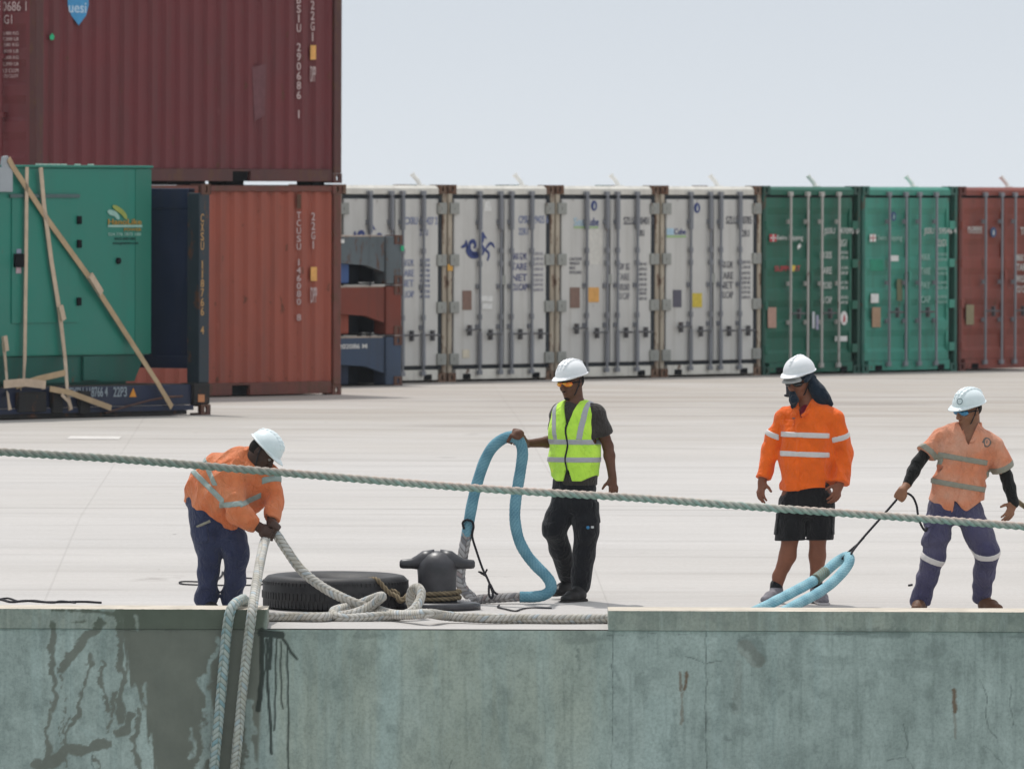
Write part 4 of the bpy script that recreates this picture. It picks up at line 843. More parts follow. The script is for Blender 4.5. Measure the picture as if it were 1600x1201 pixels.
# rope from the water up over the left kerb (bight) and up to the bent man's hands, then to the knot
YK = EDGE - .065
zk = -.42
bight = [at(322, 1420, YK), at(330, 1260, YK), at(336, 1180, YK), at(343, 1110, YK), at(349, 1045, YK), at(354, 990, YK), at(359, 958, YK - .005), at(366, 944, YK + .07), Vector((xat(374, EDGE + .2), EDGE + .2, zk + .046)), Vector((xat(382, EDGE + .45), EDGE + .5, zk + .044)), Vector((xat(388, EDGE + .68), EDGE + .72, -.48)), G(392, 962, .04), Vector((xat(398, 81.5), 81.52, gz(81.5) + .04))]
rope('hanging_rope', bight, .035, 'plait', HR, 'grey-blue plaited rope hanging down the quay wall, its bend lying on the left kerb', 'rope', 'plaited ropes hanging over the wall')
HANDS1 = at(421, 832, 81.78)
heave = [at(352, 1420, YK), at(362, 1260, YK), at(371, 1160, YK), at(379, 1080, YK), at(388, 1000, YK - .01), at(394, 955, YK), at(400, 915, YK + .35), at(406, 880, YK + .75), at(413, 848, 81.66), at(421, 831, 81.76), at(431, 834, 81.80), at(446, 856, 81.80), at(470, 889, 81.78), at(500, 914, 81.74), at(530, 931, 81.66), at(560, 944, 81.60), at(585, 951, 81.58), G(612, 959, .05), G(640, 960, .06), G(670, 958, .085), G(700, 962, .05), G(760, 965.5, .04), G(820, 966, .036), G(880, 966.5, .036), G(940, 966, .036), G(1000, 966, .036), G(1100, 964, .036)]
rope('heaved_rope', heave, .0335, 'plait', WR, 'white plaited rope lifted by the bent man, then running right along the quay edge', 'rope')
def K(u, v, Y): return at(u, v, Y)
knot = [G(330, 961, .034), G(400, 963, .034), G(460, 963.5, .034), G(500, 963.5, .036), K(528, 962, 81.40), K(552, 958, 81.45), K(575, 949, 81.50), K(590, 938, 81.46), K(597, 932, 81.40), K(592, 931.5, 81.5), K(577, 937, 81.62), K(556, 945, 81.68), K(534, 950, 81.56), K(521, 955, 81.40), K(523, 962, 81.3), K(540, 966, 81.26), K(566, 964, 81.28), K(596, 962, 81.30), K(622, 962, 81.32), K(643, 955, 81.38), K(655, 940, 81.48), K(658, 926, 81.56), K(653, 918, 81.62), K(645, 921, 81.68), K(641, 934, 81.70), K(645, 948, 81.68), K(658, 957, 81.62)]
rope('knotted_rope', knot, .0325, 'plait', WR, 'white plaited rope from the left kerb twisted into a loose knot before the tyre', 'rope')
# the blue eye of a mooring rope, held up by the man in the yellow vest
YB = 83.42
le = empty('rope_eye', G(740, 940, 0), 0, 'blue sleeved rope eye held upright by the man in the yellow vest', 'rope eye', 'sleeved eyes of mooring ropes')
def child_rope(name, pts, rad, style, mat, par, **kw):
    me = rope_mesh(name, pts, rad, style, **kw)
    for v in me.vertices: v.co -= Vector(par.location)
    return link(name, me, mat, par, True)
EYE = [at(729, 838, YB), at(732, 820, YB), at(736, 796, YB), at(742, 768, YB), at(751, 737, YB), at(760, 714, YB), at(771, 697, YB - .02), at(786, 685.5, YB - .04), at(801, 682, YB - .06), at(812, 690, YB - .06), at(816.5, 706, YB - .05), at(814, 730, YB - .02), at(809, 760, YB), at(805, 790, YB), at(805, 815, YB), at(811, 843, YB), at(823, 866, YB), at(838, 884, YB), at(852, 898, YB - .02), at(860, 910, YB - .03), at(860, 921, YB - .04), at(850, 929, YB - .05), at(832, 932, YB - .04), at(812, 932, YB - .04)]
child_rope('sleeve', EYE, .0405, 'sleeve', BLUE, le, nphi=28)
GRY = [at(813, 932, YB - .04), at(790, 933, YB - .04), at(765, 934.5, YB - .05), at(748, 936, YB - .07), at(738, 941, YB - .12), at(728, 943, YB - .2), at(716, 943, YB - .3)]
child_rope('braid', GRY, .033, 'plait', GB, le)
UPL = [at(730, 832, YB), at(726, 852, YB), at(722, 875, YB), at(719, 895, YB), at(720, 912, YB - .02), at(727, 924, YB - .05), at(738, 934, YB - .1), at(741, 942, YB - .16)]
child_rope('braid', UPL, .038, 'plait', GB, le, taper=([0, .1, 1], [1.04, 1.0, .95]))
cord = [at(725, 826, YB - .045), at(723, 817, YB - .03), at(728, 812, YB - .055), at(737, 814, YB - .055), at(740, 822, YB - .05), at(738, 838, YB - .03), at(745, 862, YB - .03), at(754, 888, YB - .06), at(760, 900, YB - .1), at(766, 914, YB - .14), at(770, 928, YB - .19), at(768, 934, YB - .2), at(764, 928, YB - .19), at(765, 912, YB - .14), at(772, 924, YB - .18), at(778, 928, YB - .19)]
rope('messenger_line', cord, .0085, 'cord', BLK, 'thin black line looped around the upright blue rope eye and hanging beside it', 'line', ds=.005, nphi=8)
o = None
mb = MB()
kn = at(757, 895, YB - .085)
for a, b in (((-.03, -.02, .01), (.0, .0, -.01)), ((.0, .0, -.01), (.02, .0, .03)), ((-.028, 0, .0), (.01, -.02, -.02)), ((0, 0, -.01), (-.045, -.01, .012))): mb.tube([Vector(a), Vector(b)], .007, 6)
o = mb.build('line_knot', BLK); o.location = kn; tag(o, 'small frayed knot in the thin black line beside the bollard', 'knot')
# the second eye, dragged along the ground by the man on the right
YD = 82.25
le2 = empty('rope_eye', G(1250, 958, 0), 0, 'pale blue sleeved rope eye lying over the kerb, dragged by a black line', 'rope eye', 'sleeved eyes of mooring ropes')
EY2 = [at(1150, 966, 81.35), at(1185, 952, 81.4), at(1207, 941, 81.5), at(1236, 926, 81.7), at(1264, 911, 81.9), at(1285, 897, 82.1), at(1303, 881, 82.22), at(1318, 871, 82.25), at(1326, 870, 82.2), at(1326.5, 879, 82.12), at(1316, 894, 82.05), at(1300, 910, 81.95), at(1278, 926, 81.8), at(1252, 940, 81.6), at(1230, 952, 81.45), at(1200, 968, 81.35)]
child_rope('sleeve', EY2, .037, 'sleeve', PALEB, le2, nphi=28)
mb = rope_mesh('tape', [at(1274, 905.3, 81.955), at(1282, 899, 82.03), at(1289, 893.3, 82.1)], .0395, 'sleeve')
for v in mb.vertices: v.co -= Vector(le2.location)
link('tape', mb, rope_mat('worn_tape', ['7f9490', '8a8d7c'], '5a6054', .5, .5), le2, True)
# bollard, tyre and the small tan rope
IRON = NT('black_iron'); ic = IRON.mix(IRON.ramp(IRON.noise(9, 5), .4, .7, 0, .6), lin('2e2e32'), lin('47464a')); ic = IRON.mix(IRON.ramp(IRON.noise(24, 5, .7), .62, .75, 0, .55), ic, lin('5e5a58')); IRON.bump(IRON.noise(40, 4), .25, .004); IRONM = IRON.done(ic, .42, .5)
bc = G(683, 951, 0); zb = gz(bc.y); bol = empty('bollard', (bc.x, bc.y, zb), 0, 'black iron mooring bollard with two stubby horns', 'bollard')
prof = [(.0, .425), (.03, .424), (.065, .415), (.1, .392), (.128, .36), (.143, .33), (.147, .29), (.142, .24), (.139, .16), (.139, .08), (.15, .055), (.165, .045)]
MB().lathe(prof, 48).build('post', IRONM, bol, True)
mb = MB()
for s_ in (-1, 1): mb.tube([(s_ * .02, 0, .352), (s_ * .1, 0, .35), (s_ * .145, 0, .338), (s_ * .19, 0, .331), (s_ * .25, 0, .328), (s_ * .268, 0, .328), (s_ * .276, 0, .328)], [.085, .075, .053, .038, .034, .03, .016], 20)
for k, s_ in enumerate((-1, 1)):
    MB().tube([(s_ * .02, 0, .352), (s_ * .1, 0, .35), (s_ * .145, 0, .338), (s_ * .19, 0, .331), (s_ * .25, 0, .328), (s_ * .268, 0, .328), (s_ * .276, 0, .328)], [.085, .075, .053, .038, .034, .03, .016], 20).build('horn', IRONM, bol, True)
MB().lathe([(.0, .052), (.29, .050), (.312, .044), (.318, .03), (.318, .0), (0, .0)], 56).build('base', IRONM, bol, True)
coil = [Vector((bc.x + .163 * math.cos(a), bc.y + .163 * math.sin(a), zb + .066 + .040 * (a - math.pi) / (2 * math.pi))) for a in np.linspace(math.pi * .95, math.pi * 4.95, 60)]
tail0 = [at(601, 938, 82.55), at(606, 925, 82.52), at(613, 922.5, 82.48), at(621, 927, 82.46), at(622, 937, 82.5), at(628, 938, 82.48), at(640, 925, 82.45), at(648, 918, 82.5)]
tan1 = [at(572, 909, 82.62), at(580, 904.5, 82.5), at(590, 906, 82.42), at(600, 917, 82.4), at(609, 926, 82.4), at(618, 930, 82.38), at(627, 936, 82.37), at(636, 931, 82.38), at(642, 925, 82.42), at(650, 930, 82.45), at(656, 940, 82.5)]
rope('tan_rope', tan1 + coil, .0165, 'laid', TANR, 'thin tan rope wound round the foot of the bollard and tied beside the tyre', 'rope', ds=.005, nphi=12)
rope('rope_end', tail0 + [at(636, 942, 82.5)], .0155, 'laid', TANR, 'loose knotted end of thin tan rope between the tyre and the bollard', 'rope', ds=.005, nphi=12)
TB = NT('tyre_rubber'); tcx = TB.mix(TB.ramp(TB.noise(14, 5), .4, .7, 0, .6), lin('242426'), lin('3b3a3a')); tcx = TB.mix(TB.ramp(TB.noise(55, 3, .7), .68, .74, 0, .5), tcx, lin('7d7b77')); TB.bump(TB.noise(50, 3), .3, .004); RUB = TB.done(tcx, .6, .35)
tc_ = G(524.5, 949, 0); ty = empty('tyre', (tc_.x, tc_.y, gz(tc_.y)), 0, 'big black used truck tyre lying flat on the quay beside the bollard', 'tyre'); ty.rotation_euler = (R(1.4), 0, 0)
MB().lathe([(.30, .03), (.44, .0), (.505, .012), (.53, .04), (.535, .10), (.535, .17), (.52, .215), (.50, .235), (.46, .243), (.38, .232), (.30, .20), (.28, .17), (.275, .1), (.28, .05), (.30, .03)], 96).build('casing', RUB, ty, True)
mb = MB(); rng = random.Random(3)
for k in range(96):
    a = 2 * math.pi * k / 96; ca, sa = math.cos(a), math.sin(a); w2 = .0125
    for z0, z1, off in ((.018, .072, 0), (.079, .128, .5), (.134, .205, .15)):
        aa = a + off * 2 * math.pi / 96; ca, sa = math.cos(aa), math.sin(aa); tx, ty_ = -sa, ca; r0, r1 = .52, .5415 - (.008 if z1 > .2 or z0 < .02 else 0); vs = []
        for z in (z0, z1):
            for r_, q in ((r0, -w2), (r1, -w2), (r1, w2), (r0, w2)): vs.append((r_ * ca + q * tx, r_ * sa + q * ty_, z))
        mb.add(vs, [(0, 1, 2, 3), (7, 6, 5, 4), (0, 4, 5, 1), (1, 5, 6, 2), (2, 6, 7, 3), (3, 7, 4, 0)])
mb.build('tread', RUB, ty)
# loose wires and lines on the concrete
def wire(pts, rad, label, h=.008, closed=False):
    P = [G(u, v, h) for u, v in pts]; return rope('wire', P, rad, 'cord', BLK, label, 'wire', None, ds=.01, nphi=6)
wire([(378, 902), (400, 904), (412, 909), (405, 913), (360, 914), (300, 913), (282, 911), (286, 908), (330, 908), (345, 900), (348, 893), (352, 902)], .006, 'thin dark wire curled on the concrete behind the bent man\'s legs')
wire([(-40, 932), (0, 936), (18, 940), (40, 938), (70, 940), (100, 940), (130, 939.5), (158, 941)], .009, 'dark frayed line lying along the left kerb')
wire([(-20, 940), (10, 934), (30, 939), (52, 937.5), (80, 941), (95, 938.5), (118, 941)], .007, 'second thin dark line tangled over the frayed one by the left kerb')
wire([(780, 945), (778, 948), (790, 951), (805, 954), (815, 951), (830, 949), (862, 949.5)], .006, 'thin dark wire squiggle on the concrete in front of the yellow-vested man')
wire([(1420, 914), (1425, 913)], .008, 'tiny dark scrap between the two men on the right')
rope('far_rope', [G(1640, 812, .02), at(1618, 801, 84.5), at(1600, 790.5, 84.0), at(1586, 780, 83.6), at(1578, 774, 83.4)], .017, 'laid', TANR, 'grey rope end at the right edge, beside the hand of the last man', 'rope', ds=.008, nphi=10)
# ------------------------------------------------------------------ people: smooth bodies grown from a distance field
BIG = 9.0
class Field:
    def __init__(s, lo, hi, h):
        s.lo = np.array(lo, float); s.h = h; s.n = np.maximum(4, np.ceil((np.array(hi) - s.lo) / h).astype(int) + 1); s.F = np.full(s.n, BIG, np.float32)
    def block(s, lo, hi):
        a = np.clip(np.floor((np.array(lo) - s.lo) / s.h).astype(int), 0, s.n); b = np.clip(np.ceil((np.array(hi) - s.lo) / s.h).astype(int) + 1, 0, s.n)
        if (b <= a).any(): return None, None
        ax = [(s.lo[i] + s.h * np.arange(a[i], b[i])).astype(np.float32) for i in range(3)]
        return tuple(slice(a[i], b[i]) for i in range(3)), np.meshgrid(*ax, indexing='ij')
    def put(s, fn, lo, hi, k=.02, mode='u'):
        m = k + 4 * s.h; sl, P = s.block(np.array(lo) - m, np.array(hi) + m)
        if sl is None: return s
        d = fn(*P); f = s.F[sl]
        if mode == 'u':
            if k > 0: hh = np.maximum(k - np.abs(f - d), 0) / k; s.F[sl] = np.minimum(f, d) - hh * hh * k * .25
            else: s.F[sl] = np.minimum(f, d)
        else:
            if k > 0: hh = np.maximum(k - np.abs(f + d), 0) / k; s.F[sl] = np.maximum(f, -d) + hh * hh * k * .25
            else: s.F[sl] = np.maximum(f, -d)
        return s
    def cone(s, a, b, r0, r1, k=.02, mode='u'):
        a = np.array(a, float); b = np.array(b, float); ba = b - a; L = ba.dot(ba) + 1e-9; r = max(r0, r1)
        def fn(X, Y, Z):
            t = np.clip(((X - a[0]) * ba[0] + (Y - a[1]) * ba[1] + (Z - a[2]) * ba[2]) / L, 0, 1)
            return np.sqrt((X - a[0] - t * ba[0]) ** 2 + (Y - a[1] - t * ba[1]) ** 2 + (Z - a[2] - t * ba[2]) ** 2) - (r0 + (r1 - r0) * t)
        return s.put(fn, np.minimum(a, b) - r, np.maximum(a, b) + r, k, mode)
    def chain(s, pts, rs, k=.02, mode='u'):
        for i in range(len(pts) - 1): s.cone(pts[i], pts[i + 1], rs[i], rs[i + 1], k, mode)
        return s
    def slab(s, a, b, wd, rw, rd, k=.03, mode='u'):      # flattened cone: half width along wd, half depth across it
        a = np.array(a, float); b = np.array(b, float); ba = b - a; L = ba.dot(ba) + 1e-9; wd = np.array(wd, float); wd = wd / np.linalg.norm(wd); r = max(*rw, *rd)
        def fn(X, Y, Z):
            x, y, z = X - a[0], Y - a[1], Z - a[2]; t = np.clip((x * ba[0] + y * ba[1] + z * ba[2]) / L, 0, 1); x, y, z = x - t * ba[0], y - t * ba[1], z - t * ba[2]
            q = x * wd[0] + y * wd[1] + z * wd[2]; rest = np.maximum(x * x + y * y + z * z - q * q, 0); w_ = rw[0] + (rw[1] - rw[0]) * t; d_ = rd[0] + (rd[1] - rd[0]) * t
            return (np.sqrt((q / w_) ** 2 + rest / d_ ** 2) - 1) * np.minimum(w_, d_)
        return s.put(fn, np.minimum(a, b) - r, np.maximum(a, b) + r, k, mode)
    def ell(s, c, M, r, k=.02, mode='u'):                # ellipsoid with axes = rows of M
        c = np.array(c, float); M = np.array(M, float); r = np.array(r, float); e = np.sqrt(((M * r[:, None]) ** 2).sum(0))
        def fn(X, Y, Z):
            x, y, z = X - c[0], Y - c[1], Z - c[2]; q = [(x * m[0] + y * m[1] + z * m[2]) for m in M]
            k0 = np.sqrt(sum((q[i] / r[i]) ** 2 for i in range(3))); k1 = np.sqrt(sum((q[i] / r[i] ** 2) ** 2 for i in range(3))) + 1e-9
            return k0 * (k0 - 1) / k1
        return s.put(fn, c - e, c + e, k, mode)
    def box(s, c, M, hs, k=0, mode='u', rnd=.0):
        c = np.array(c, float); M = np.array(M, float); hs = np.array(hs, float); e = (np.abs(M) * hs[:, None]).sum(0)
        def fn(X, Y, Z):
            x, y, z = X - c[0], Y - c[1], Z - c[2]; q = [np.abs(x * m[0] + y * m[1] + z * m[2]) - h_ + rnd for m, h_ in zip(M, hs)]
            o = np.sqrt(sum(np.maximum(a, 0) ** 2 for a in q)) + np.minimum(np.maximum(np.maximum(q[0], q[1]), q[2]), 0) - rnd; return o
        return s.put(fn, c - e, c + e, k, mode)
    def grid(s): return np.meshgrid(*[(s.lo[i] + s.h * np.arange(s.n[i])).astype(np.float32) for i in range(3)], indexing='ij')
    def half(s, p, n, keep=True):                        # keep the side where (x-p).n < 0
        X, Y, Z = s.grid(); d = (X - p[0]) * n[0] + (Y - p[1]) * n[1] + (Z - p[2]) * n[2]; s.F = np.maximum(s.F, d if keep else -d).astype(np.float32); return s
    def folds(s, amp, seed, freq=14.0, stretch=(1, 1, .45)):
        X, Y, Z = s.grid(); r_ = np.random.RandomState(seed); acc = 0
        for o in range(4):
            d = r_.normal(size=3) * np.array(stretch); d *= freq * (1.0 + .55 * o) / (np.linalg.norm(d) + 1e-6); e = r_.normal(size=3) * freq * .5; acc = acc + np.sin(X * d[0] + Y * d[1] + Z * d[2] + 1.3 * np.sin(X * e[0] + Y * e[1] + Z * e[2]) + r_.rand() * 6) / (1 + .4 * o)
        s.F = (s.F + amp * (np.abs(acc) - .8) * .55).astype(np.float32); return s
    def copy(s):
        q = Field.__new__(Field); q.lo, q.h, q.n, q.F = s.lo, s.h, s.n, s.F.copy(); return q
    def offset(s, d): s.F = s.F - np.float32(d); return s
    def limit(s, fn): s.F = np.maximum(s.F, fn(*s.grid())).astype(np.float32); return s
    def mesh(s, name, origin=(0, 0, 0)):
        F = s.F; ins = F < 0; n = np.array(F.shape)
        c = ins[:-1, :-1, :-1].astype(np.int8)
        cnt = sum(ins[i:n[0] - 1 + i, j:n[1] - 1 + j, k:n[2] - 1 + k].astype(np.int8) for i in (0, 1) for j in (0, 1) for k in (0, 1))
        idx = np.argwhere((cnt > 0) & (cnt < 8)); m = len(idx); cm = -np.ones(n - 1, np.int32); cm[tuple(idx.T)] = np.arange(m)
        cor = np.array([(i, j, k) for i in (0, 1) for j in (0, 1) for k in (0, 1)]); val = np.stack([F[tuple((idx + q).T)] for q in cor], 1)
        acc = np.zeros((m, 3)); num = np.zeros(m)
        for a in range(8):
            for ax in range(3):
                if cor[a][ax] == 0:
                    b_ = cor[a].copy(); b_[ax] = 1; b = b_[0] * 4 + b_[1] * 2 + b_[2]; fa, fb = val[:, a], val[:, b]; hit = (fa < 0) != (fb < 0)
                    t = np.where(hit, fa / np.where(hit, fa - fb, 1), 0); p = cor[a][None].repeat(m, 0).astype(float); p[:, ax] += t; acc += p * hit[:, None]; num += hit
        V = (idx + acc / num[:, None]) * s.h + s.lo; quads = []
        for ax in range(3):
            a_, b_ = [x for x in range(3) if x != ax]; lo = [slice(None)] * 3; hi = [slice(None)] * 3; lo[ax] = slice(0, -1); hi[ax] = slice(1, None)
            A, B = ins[tuple(lo)], ins[tuple(hi)]; e = np.argwhere(A != B); ok = (e[:, a_] > 0) & (e[:, b_] > 0) & (e[:, a_] < n[a_] - 1) & (e[:, b_] < n[b_] - 1); e = e[ok]
            if not len(e): continue
            sgn = A[tuple(e.T)]; q = []
            for da, db in ((-1, -1), (0, -1), (0, 0), (-1, 0)):
                p = e.copy(); p[:, a_] += da; p[:, b_] += db; q.append(cm[tuple(p.T)])
            Q = np.stack(q, 1); flip = sgn if ax != 1 else ~sgn; Q[~flip] = Q[~flip][:, ::-1]; quads.append(Q)
        Q = np.vstack(quads); Q = Q[(Q >= 0).all(1)]
        # one pass of light smoothing
        nb = np.zeros_like(V); w_ = np.zeros(m)
        for i in range(4):
            j = (i + 1) % 4; np.add.at(nb, Q[:, i], V[Q[:, j]]); np.add.at(nb, Q[:, j], V[Q[:, i]]); np.add.at(w_, Q[:, i], 1); np.add.at(w_, Q[:, j], 1)
        V = V + .5 * (nb / np.maximum(w_, 1)[:, None] - V)
        me = bpy.data.meshes.new(name); me.vertices.add(m); me.vertices.foreach_set('co', (V - np.array(origin)).astype(np.float32).ravel())
        me.loops.add(4 * len(Q)); me.loops.foreach_set('vertex_index', Q.astype(np.int32).ravel()); me.polygons.add(len(Q)); me.polygons.foreach_set('loop_start', np.arange(0, 4 * len(Q), 4, dtype=np.int32))
        me.update(calc_edges=True); me.validate(); return me
def emit(f, name, mat, root, parent=None):
    return link(name, f.mesh(name, root.location), mat, parent or root, True)
def frame(f_, up):
    f_ = Vector(f_).normalized(); u = Vector(up); u = (u - f_ * u.dot(f_)).normalized(); r_ = f_.cross(u); return r_, f_, u       # right, forward, up
class Head:
    def __init__(s, c, fwd, up=(0, 0, 1), k=1.0):
        s.c = Vector(c); s.r, s.f, s.u = frame(fwd, up); s.k = k; s.M = [tuple(s.r), tuple(s.f), tuple(s.u)]
    def p(s, x, y, z): return s.c + (s.r * x + s.f * y + s.u * z) * s.k
    def ell(s, F, x, y, z, rx, ry, rz, k=.015, mode='u'): F.ell(s.p(x, y, z), s.M, (rx * s.k, ry * s.k, rz * s.k), k * s.k, mode)
    def skin(s, F):
        s.ell(F, 0, -.012, .035, .077, .097, .092, .0); s.ell(F, 0, .03, -.012, .064, .07, .088, .03); s.ell(F, 0, .045, -.072, .046, .046, .042, .03)
        s.ell(F, 0, .078, -.098, .022, .016, .017, .022)                                        # chin
        for q in (-1, 1):
            s.ell(F, q * .040, .066, -.022, .024, .022, .02, .02); s.ell(F, q * .031, .083, .031, .03, .014, .011, .015)   # cheeks, brows
            s.ell(F, q * .032, .103, .012, .017, .014, .011, .012, 's')                            # eye sockets
            s.ell(F, q * .079, -.006, .0, .009, .021, .032, .008); s.ell(F, q * .086, -.002, .004, .004, .010, .018, .004, 's')
            s.ell(F, q * .013, .112, -.030, .010, .010, .008, .008)
        F.cone(s.p(0, .096, .024), s.p(0, .118, -.021), .010, .014, .012); s.ell(F, 0, .117, -.026, .011, .011, .01, .008)
        s.ell(F, 0, .097, -.053, .024, .010, .0065, .006); s.ell(F, 0, .095, -.066, .020, .010, .0065, .006); F.cone(s.p(-.02, .108, -.0595), s.p(.02, .108, -.0595), .0022, .0022, .003, 's')
    def neck(s, F, base, r=.056): F.cone(s.p(0, -.022, -.06), base, r, r * 1.1, .03)
    def helmet(s, root, mat, ridges=0, tilt=0.0, lift=0.0, vent=False):
        e = .2; F = Field(s.c - Vector((e, e, e)), s.c + Vector((e, e, e + .03)), .0042); z0 = .052 + lift
        s.ell(F, 0, -.008, z0, .114, .137, .118, 0); s.ell(F, 0, -.008, z0 - .008, .103, .126, .107, .004, 's')
        F.half(s.p(0, 0, z0 - .012), -s.u); 
        G_ = Field(s.c - Vector((e, e, e)), s.c + Vector((e, e, e + .03)), .0042)
        s.ell(G_, 0, -.008, z0 - .004, .124, .149, .011, 0); s.ell(G_, 0, .075, z0 - .010, .088, .108, .010, .02); s.ell(G_, 0, -.008, z0 - .008, .101, .124, .05, .002, 's')
        F.F = np.minimum(F.F, G_.F)
        if ridges:
            for q in ([0] if ridges == 1 else [-.032, 0, .032]):
                pts = [s.p(q, -.008 + .137 * math.cos(a), z0 + (.118 if q == 0 else .112) * math.sin(a)) for a in np.linspace(R(38), R(150), 9)]; F.chain(pts, [.006] + [.0095] * 7 + [.006], .008)
        hm = emit(F, 'hard_hat', mat, root)
        return hm
    def strap(s, root, mat, side):
        pts = [s.p(side * .098, .0, .045), s.p(side * .088, .018, -.01), s.p(side * .062, .045, -.075), s.p(0, .055, -.118), s.p(-side * .062, .045, -.075), s.p(-side * .088, .018, -.01), s.p(-side * .098, .0, .045)]
        mb = MB().tube([p - root.location for p in pts], .0045, 6); mb.build('chin_strap', mat, root, True)
    def glasses(s, root, mat, frame_mat, wrap=True):
        F = Field(s.c - Vector((.16,) * 3), s.c + Vector((.16,) * 3), .0034)
        for q in (-1, 1): s.ell(F, q * .037, .079, .010, .037, .034, .0225, .010)
        s.ell(F, 0, .095, .020, .03, .017, .010, .012); s.ell(F, 0, .045, .008, .072, .055, .04, .002, 's'); g = emit(F, 'sunglasses', mat, root)
        mb = MB()
        for q in (-1, 1): mb.tube([s.p(q * .071, .072, .016) - root.location, s.p(q * .083, .02, .014) - root.location, s.p(q * .083, -.02, .006) - root.location], .0045, 6)
        mb.tube([s.p(x, y, .032) - root.location for x, y in ((-.072, .074), (-.045, .106), (0, .114), (.045, .106), (.072, .074))], .0042, 6)
        mb.build('frame', frame_mat, g, True); return g
def hand(F, wrist, D, Nn, side, curl, spread=.35, k=1.0, thumb=1.0, curls=None):
    """palm and five fingers; D points to the knuckles, Nn out of the palm, side = +1/-1 chooses the thumb edge"""
    D = Vector(D).normalized(); Nn = Vector(Nn); Nn = (Nn - D * Nn.dot(D)).normalized(); Lt = D.cross(Nn) * side; w0 = Vector(wrist)
    F.slab(w0 + D * .012, w0 + D * .078 * k, Lt, (.026 * k, .040 * k), (.019 * k, .0155 * k), .012); F.cone(w0 - D * .03, w0 + D * .02, .0245 * k, .025 * k, .02); F.ell(w0 + D * .035 * k + Lt * .024 * k + Nn * .010, [tuple(Lt), tuple(D), tuple(Nn)], (.02 * k, .032 * k, .016 * k), .01)
    for i in range(4):
        off = (.031, .0105, -.0105, -.031)[i]; ln = (.074, .083, .078, .062)[i] * k; c_ = curl if curls is None else curls[i]
        p = w0 + D * (.082 - .006 * abs(i - 1.2)) * k + Lt * off * k; d0 = (D + Lt * off * spread * 6).normalized(); th = 0; r_ = .0095 * k
        for j, fr in enumerate((.44, .31, .25)):
            th += c_ * (.7, 1.1, .8)[j]; d = (d0 * math.cos(th) + Nn * math.sin(th)).normalized(); q = p + d * ln * fr; F.cone(p, q, r_, r_ * .94, .004 if j else .007); p = q; r_ *= .94
    b = w0 + D * .026 * k + Lt * .031 * k + Nn * .004; d = (D * .62 + Lt * (.72 * thumb) + Nn * (.25 + .5 * max(curl, 0))).normalized(); q = b + d * .042 * k; F.cone(b, q, .0135 * k, .011 * k, .008); d2 = (d + D * .45 + Nn * .3 * curl).normalized(); q2 = q + d2 * .032 * k; F.cone(q, q2, .0108 * k, .009 * k, .004)
def fist(F, c, A, Nk, side=1, k=1.0, rr=.03):
    """a hand closed round a bar through c along A; Nk points from the bar to the knuckles/back of the hand"""
    A = Vector(A).normalized(); Nk = Vector(Nk); Nk = (Nk - A * Nk.dot(A)).normalized(); T_ = A.cross(Nk); c = Vector(c)
    F.slab(c + Nk * (rr + .012) - T_ * .030, c + Nk * (rr + .012) + T_ * .030, A, (.038 * k, .041 * k), (.016, .0155), .012)
    for i in range(4):
        o = A * (.031, .0105, -.0105, -.031)[i] * k; ln = (1, 1.06, 1.0, .86)[i]; pts = []
        for a in np.linspace(R(35), R(215), 6): pts.append(c + o + (Nk * math.cos(a) + T_ * math.sin(a)) * (rr + .009) * (1 if a < 3 else ln))
        F.chain(pts, [.0098, .0100, .0095, .0095, .009, .0082], .003)
    pts = [c + A * .034 + Nk * (rr + .006) - T_ * .026, c + A * .040 - T_ * (rr + .010), c + A * .030 - Nk * (rr * .8) - T_ * (rr * .75), c + A * .012 - Nk * (rr + .010) - T_ * .004]
    F.chain(pts, [.0135, .0125, .011, .009], .006)
def vest(v): return np.array(v, float)
SKIN = []
def skin_mat(key, c, c2):
    t = NT(key); a = t.noise(10, 4); col = t.mix(t.ramp(a, .3, .7), lin(c), lin(c2)); col = t.mix(t.ramp(t.noise(45, 3), .5, .75, 0, .25), col, tuple(x * .8 for x in lin(c)))
    t.b.inputs['Subsurface Weight'].default_value = .06; t.b.inputs['Subsurface Radius'].default_value = (.02, .008, .005); t.bump(t.noise(140, 2), .15, .003); return t.done(col, .58, .3)
HATW = plain('hard_hat_white', 'e4e5e6', .32, .5, var=.03, scale=8); HATB = plain('hard_hat_cool_white', 'dce5e6', .35, .5, var=.05, scale=8)
REFL = plain('retroreflective_grey', 'a9a9ad', .4, .5, var=.08, scale=30); REFW = plain('retroreflective_white', 'cfc9c6', .4, .5, var=.06, scale=30); REFD = plain('retroreflective_dull', '8d8a7c', .5, .4, var=.1, scale=30); REFT = plain('retroreflective_greygreen', '8e9b95', .5, .4, var=.1, scale=30)
BLACKC = cloth('black_trousers_cloth', '1d1e22'); CHAR = cloth('charcoal_shirt_cloth', '3d3936'); BOOTB = plain('black_boot', '1b1a1a', .55, .4, bump=.2); SOLE = plain('dark_sole', '2c2927', .8, .2)
def seg(a, b, t): return Vector(a) * (1 - t) + Vector(b) * t
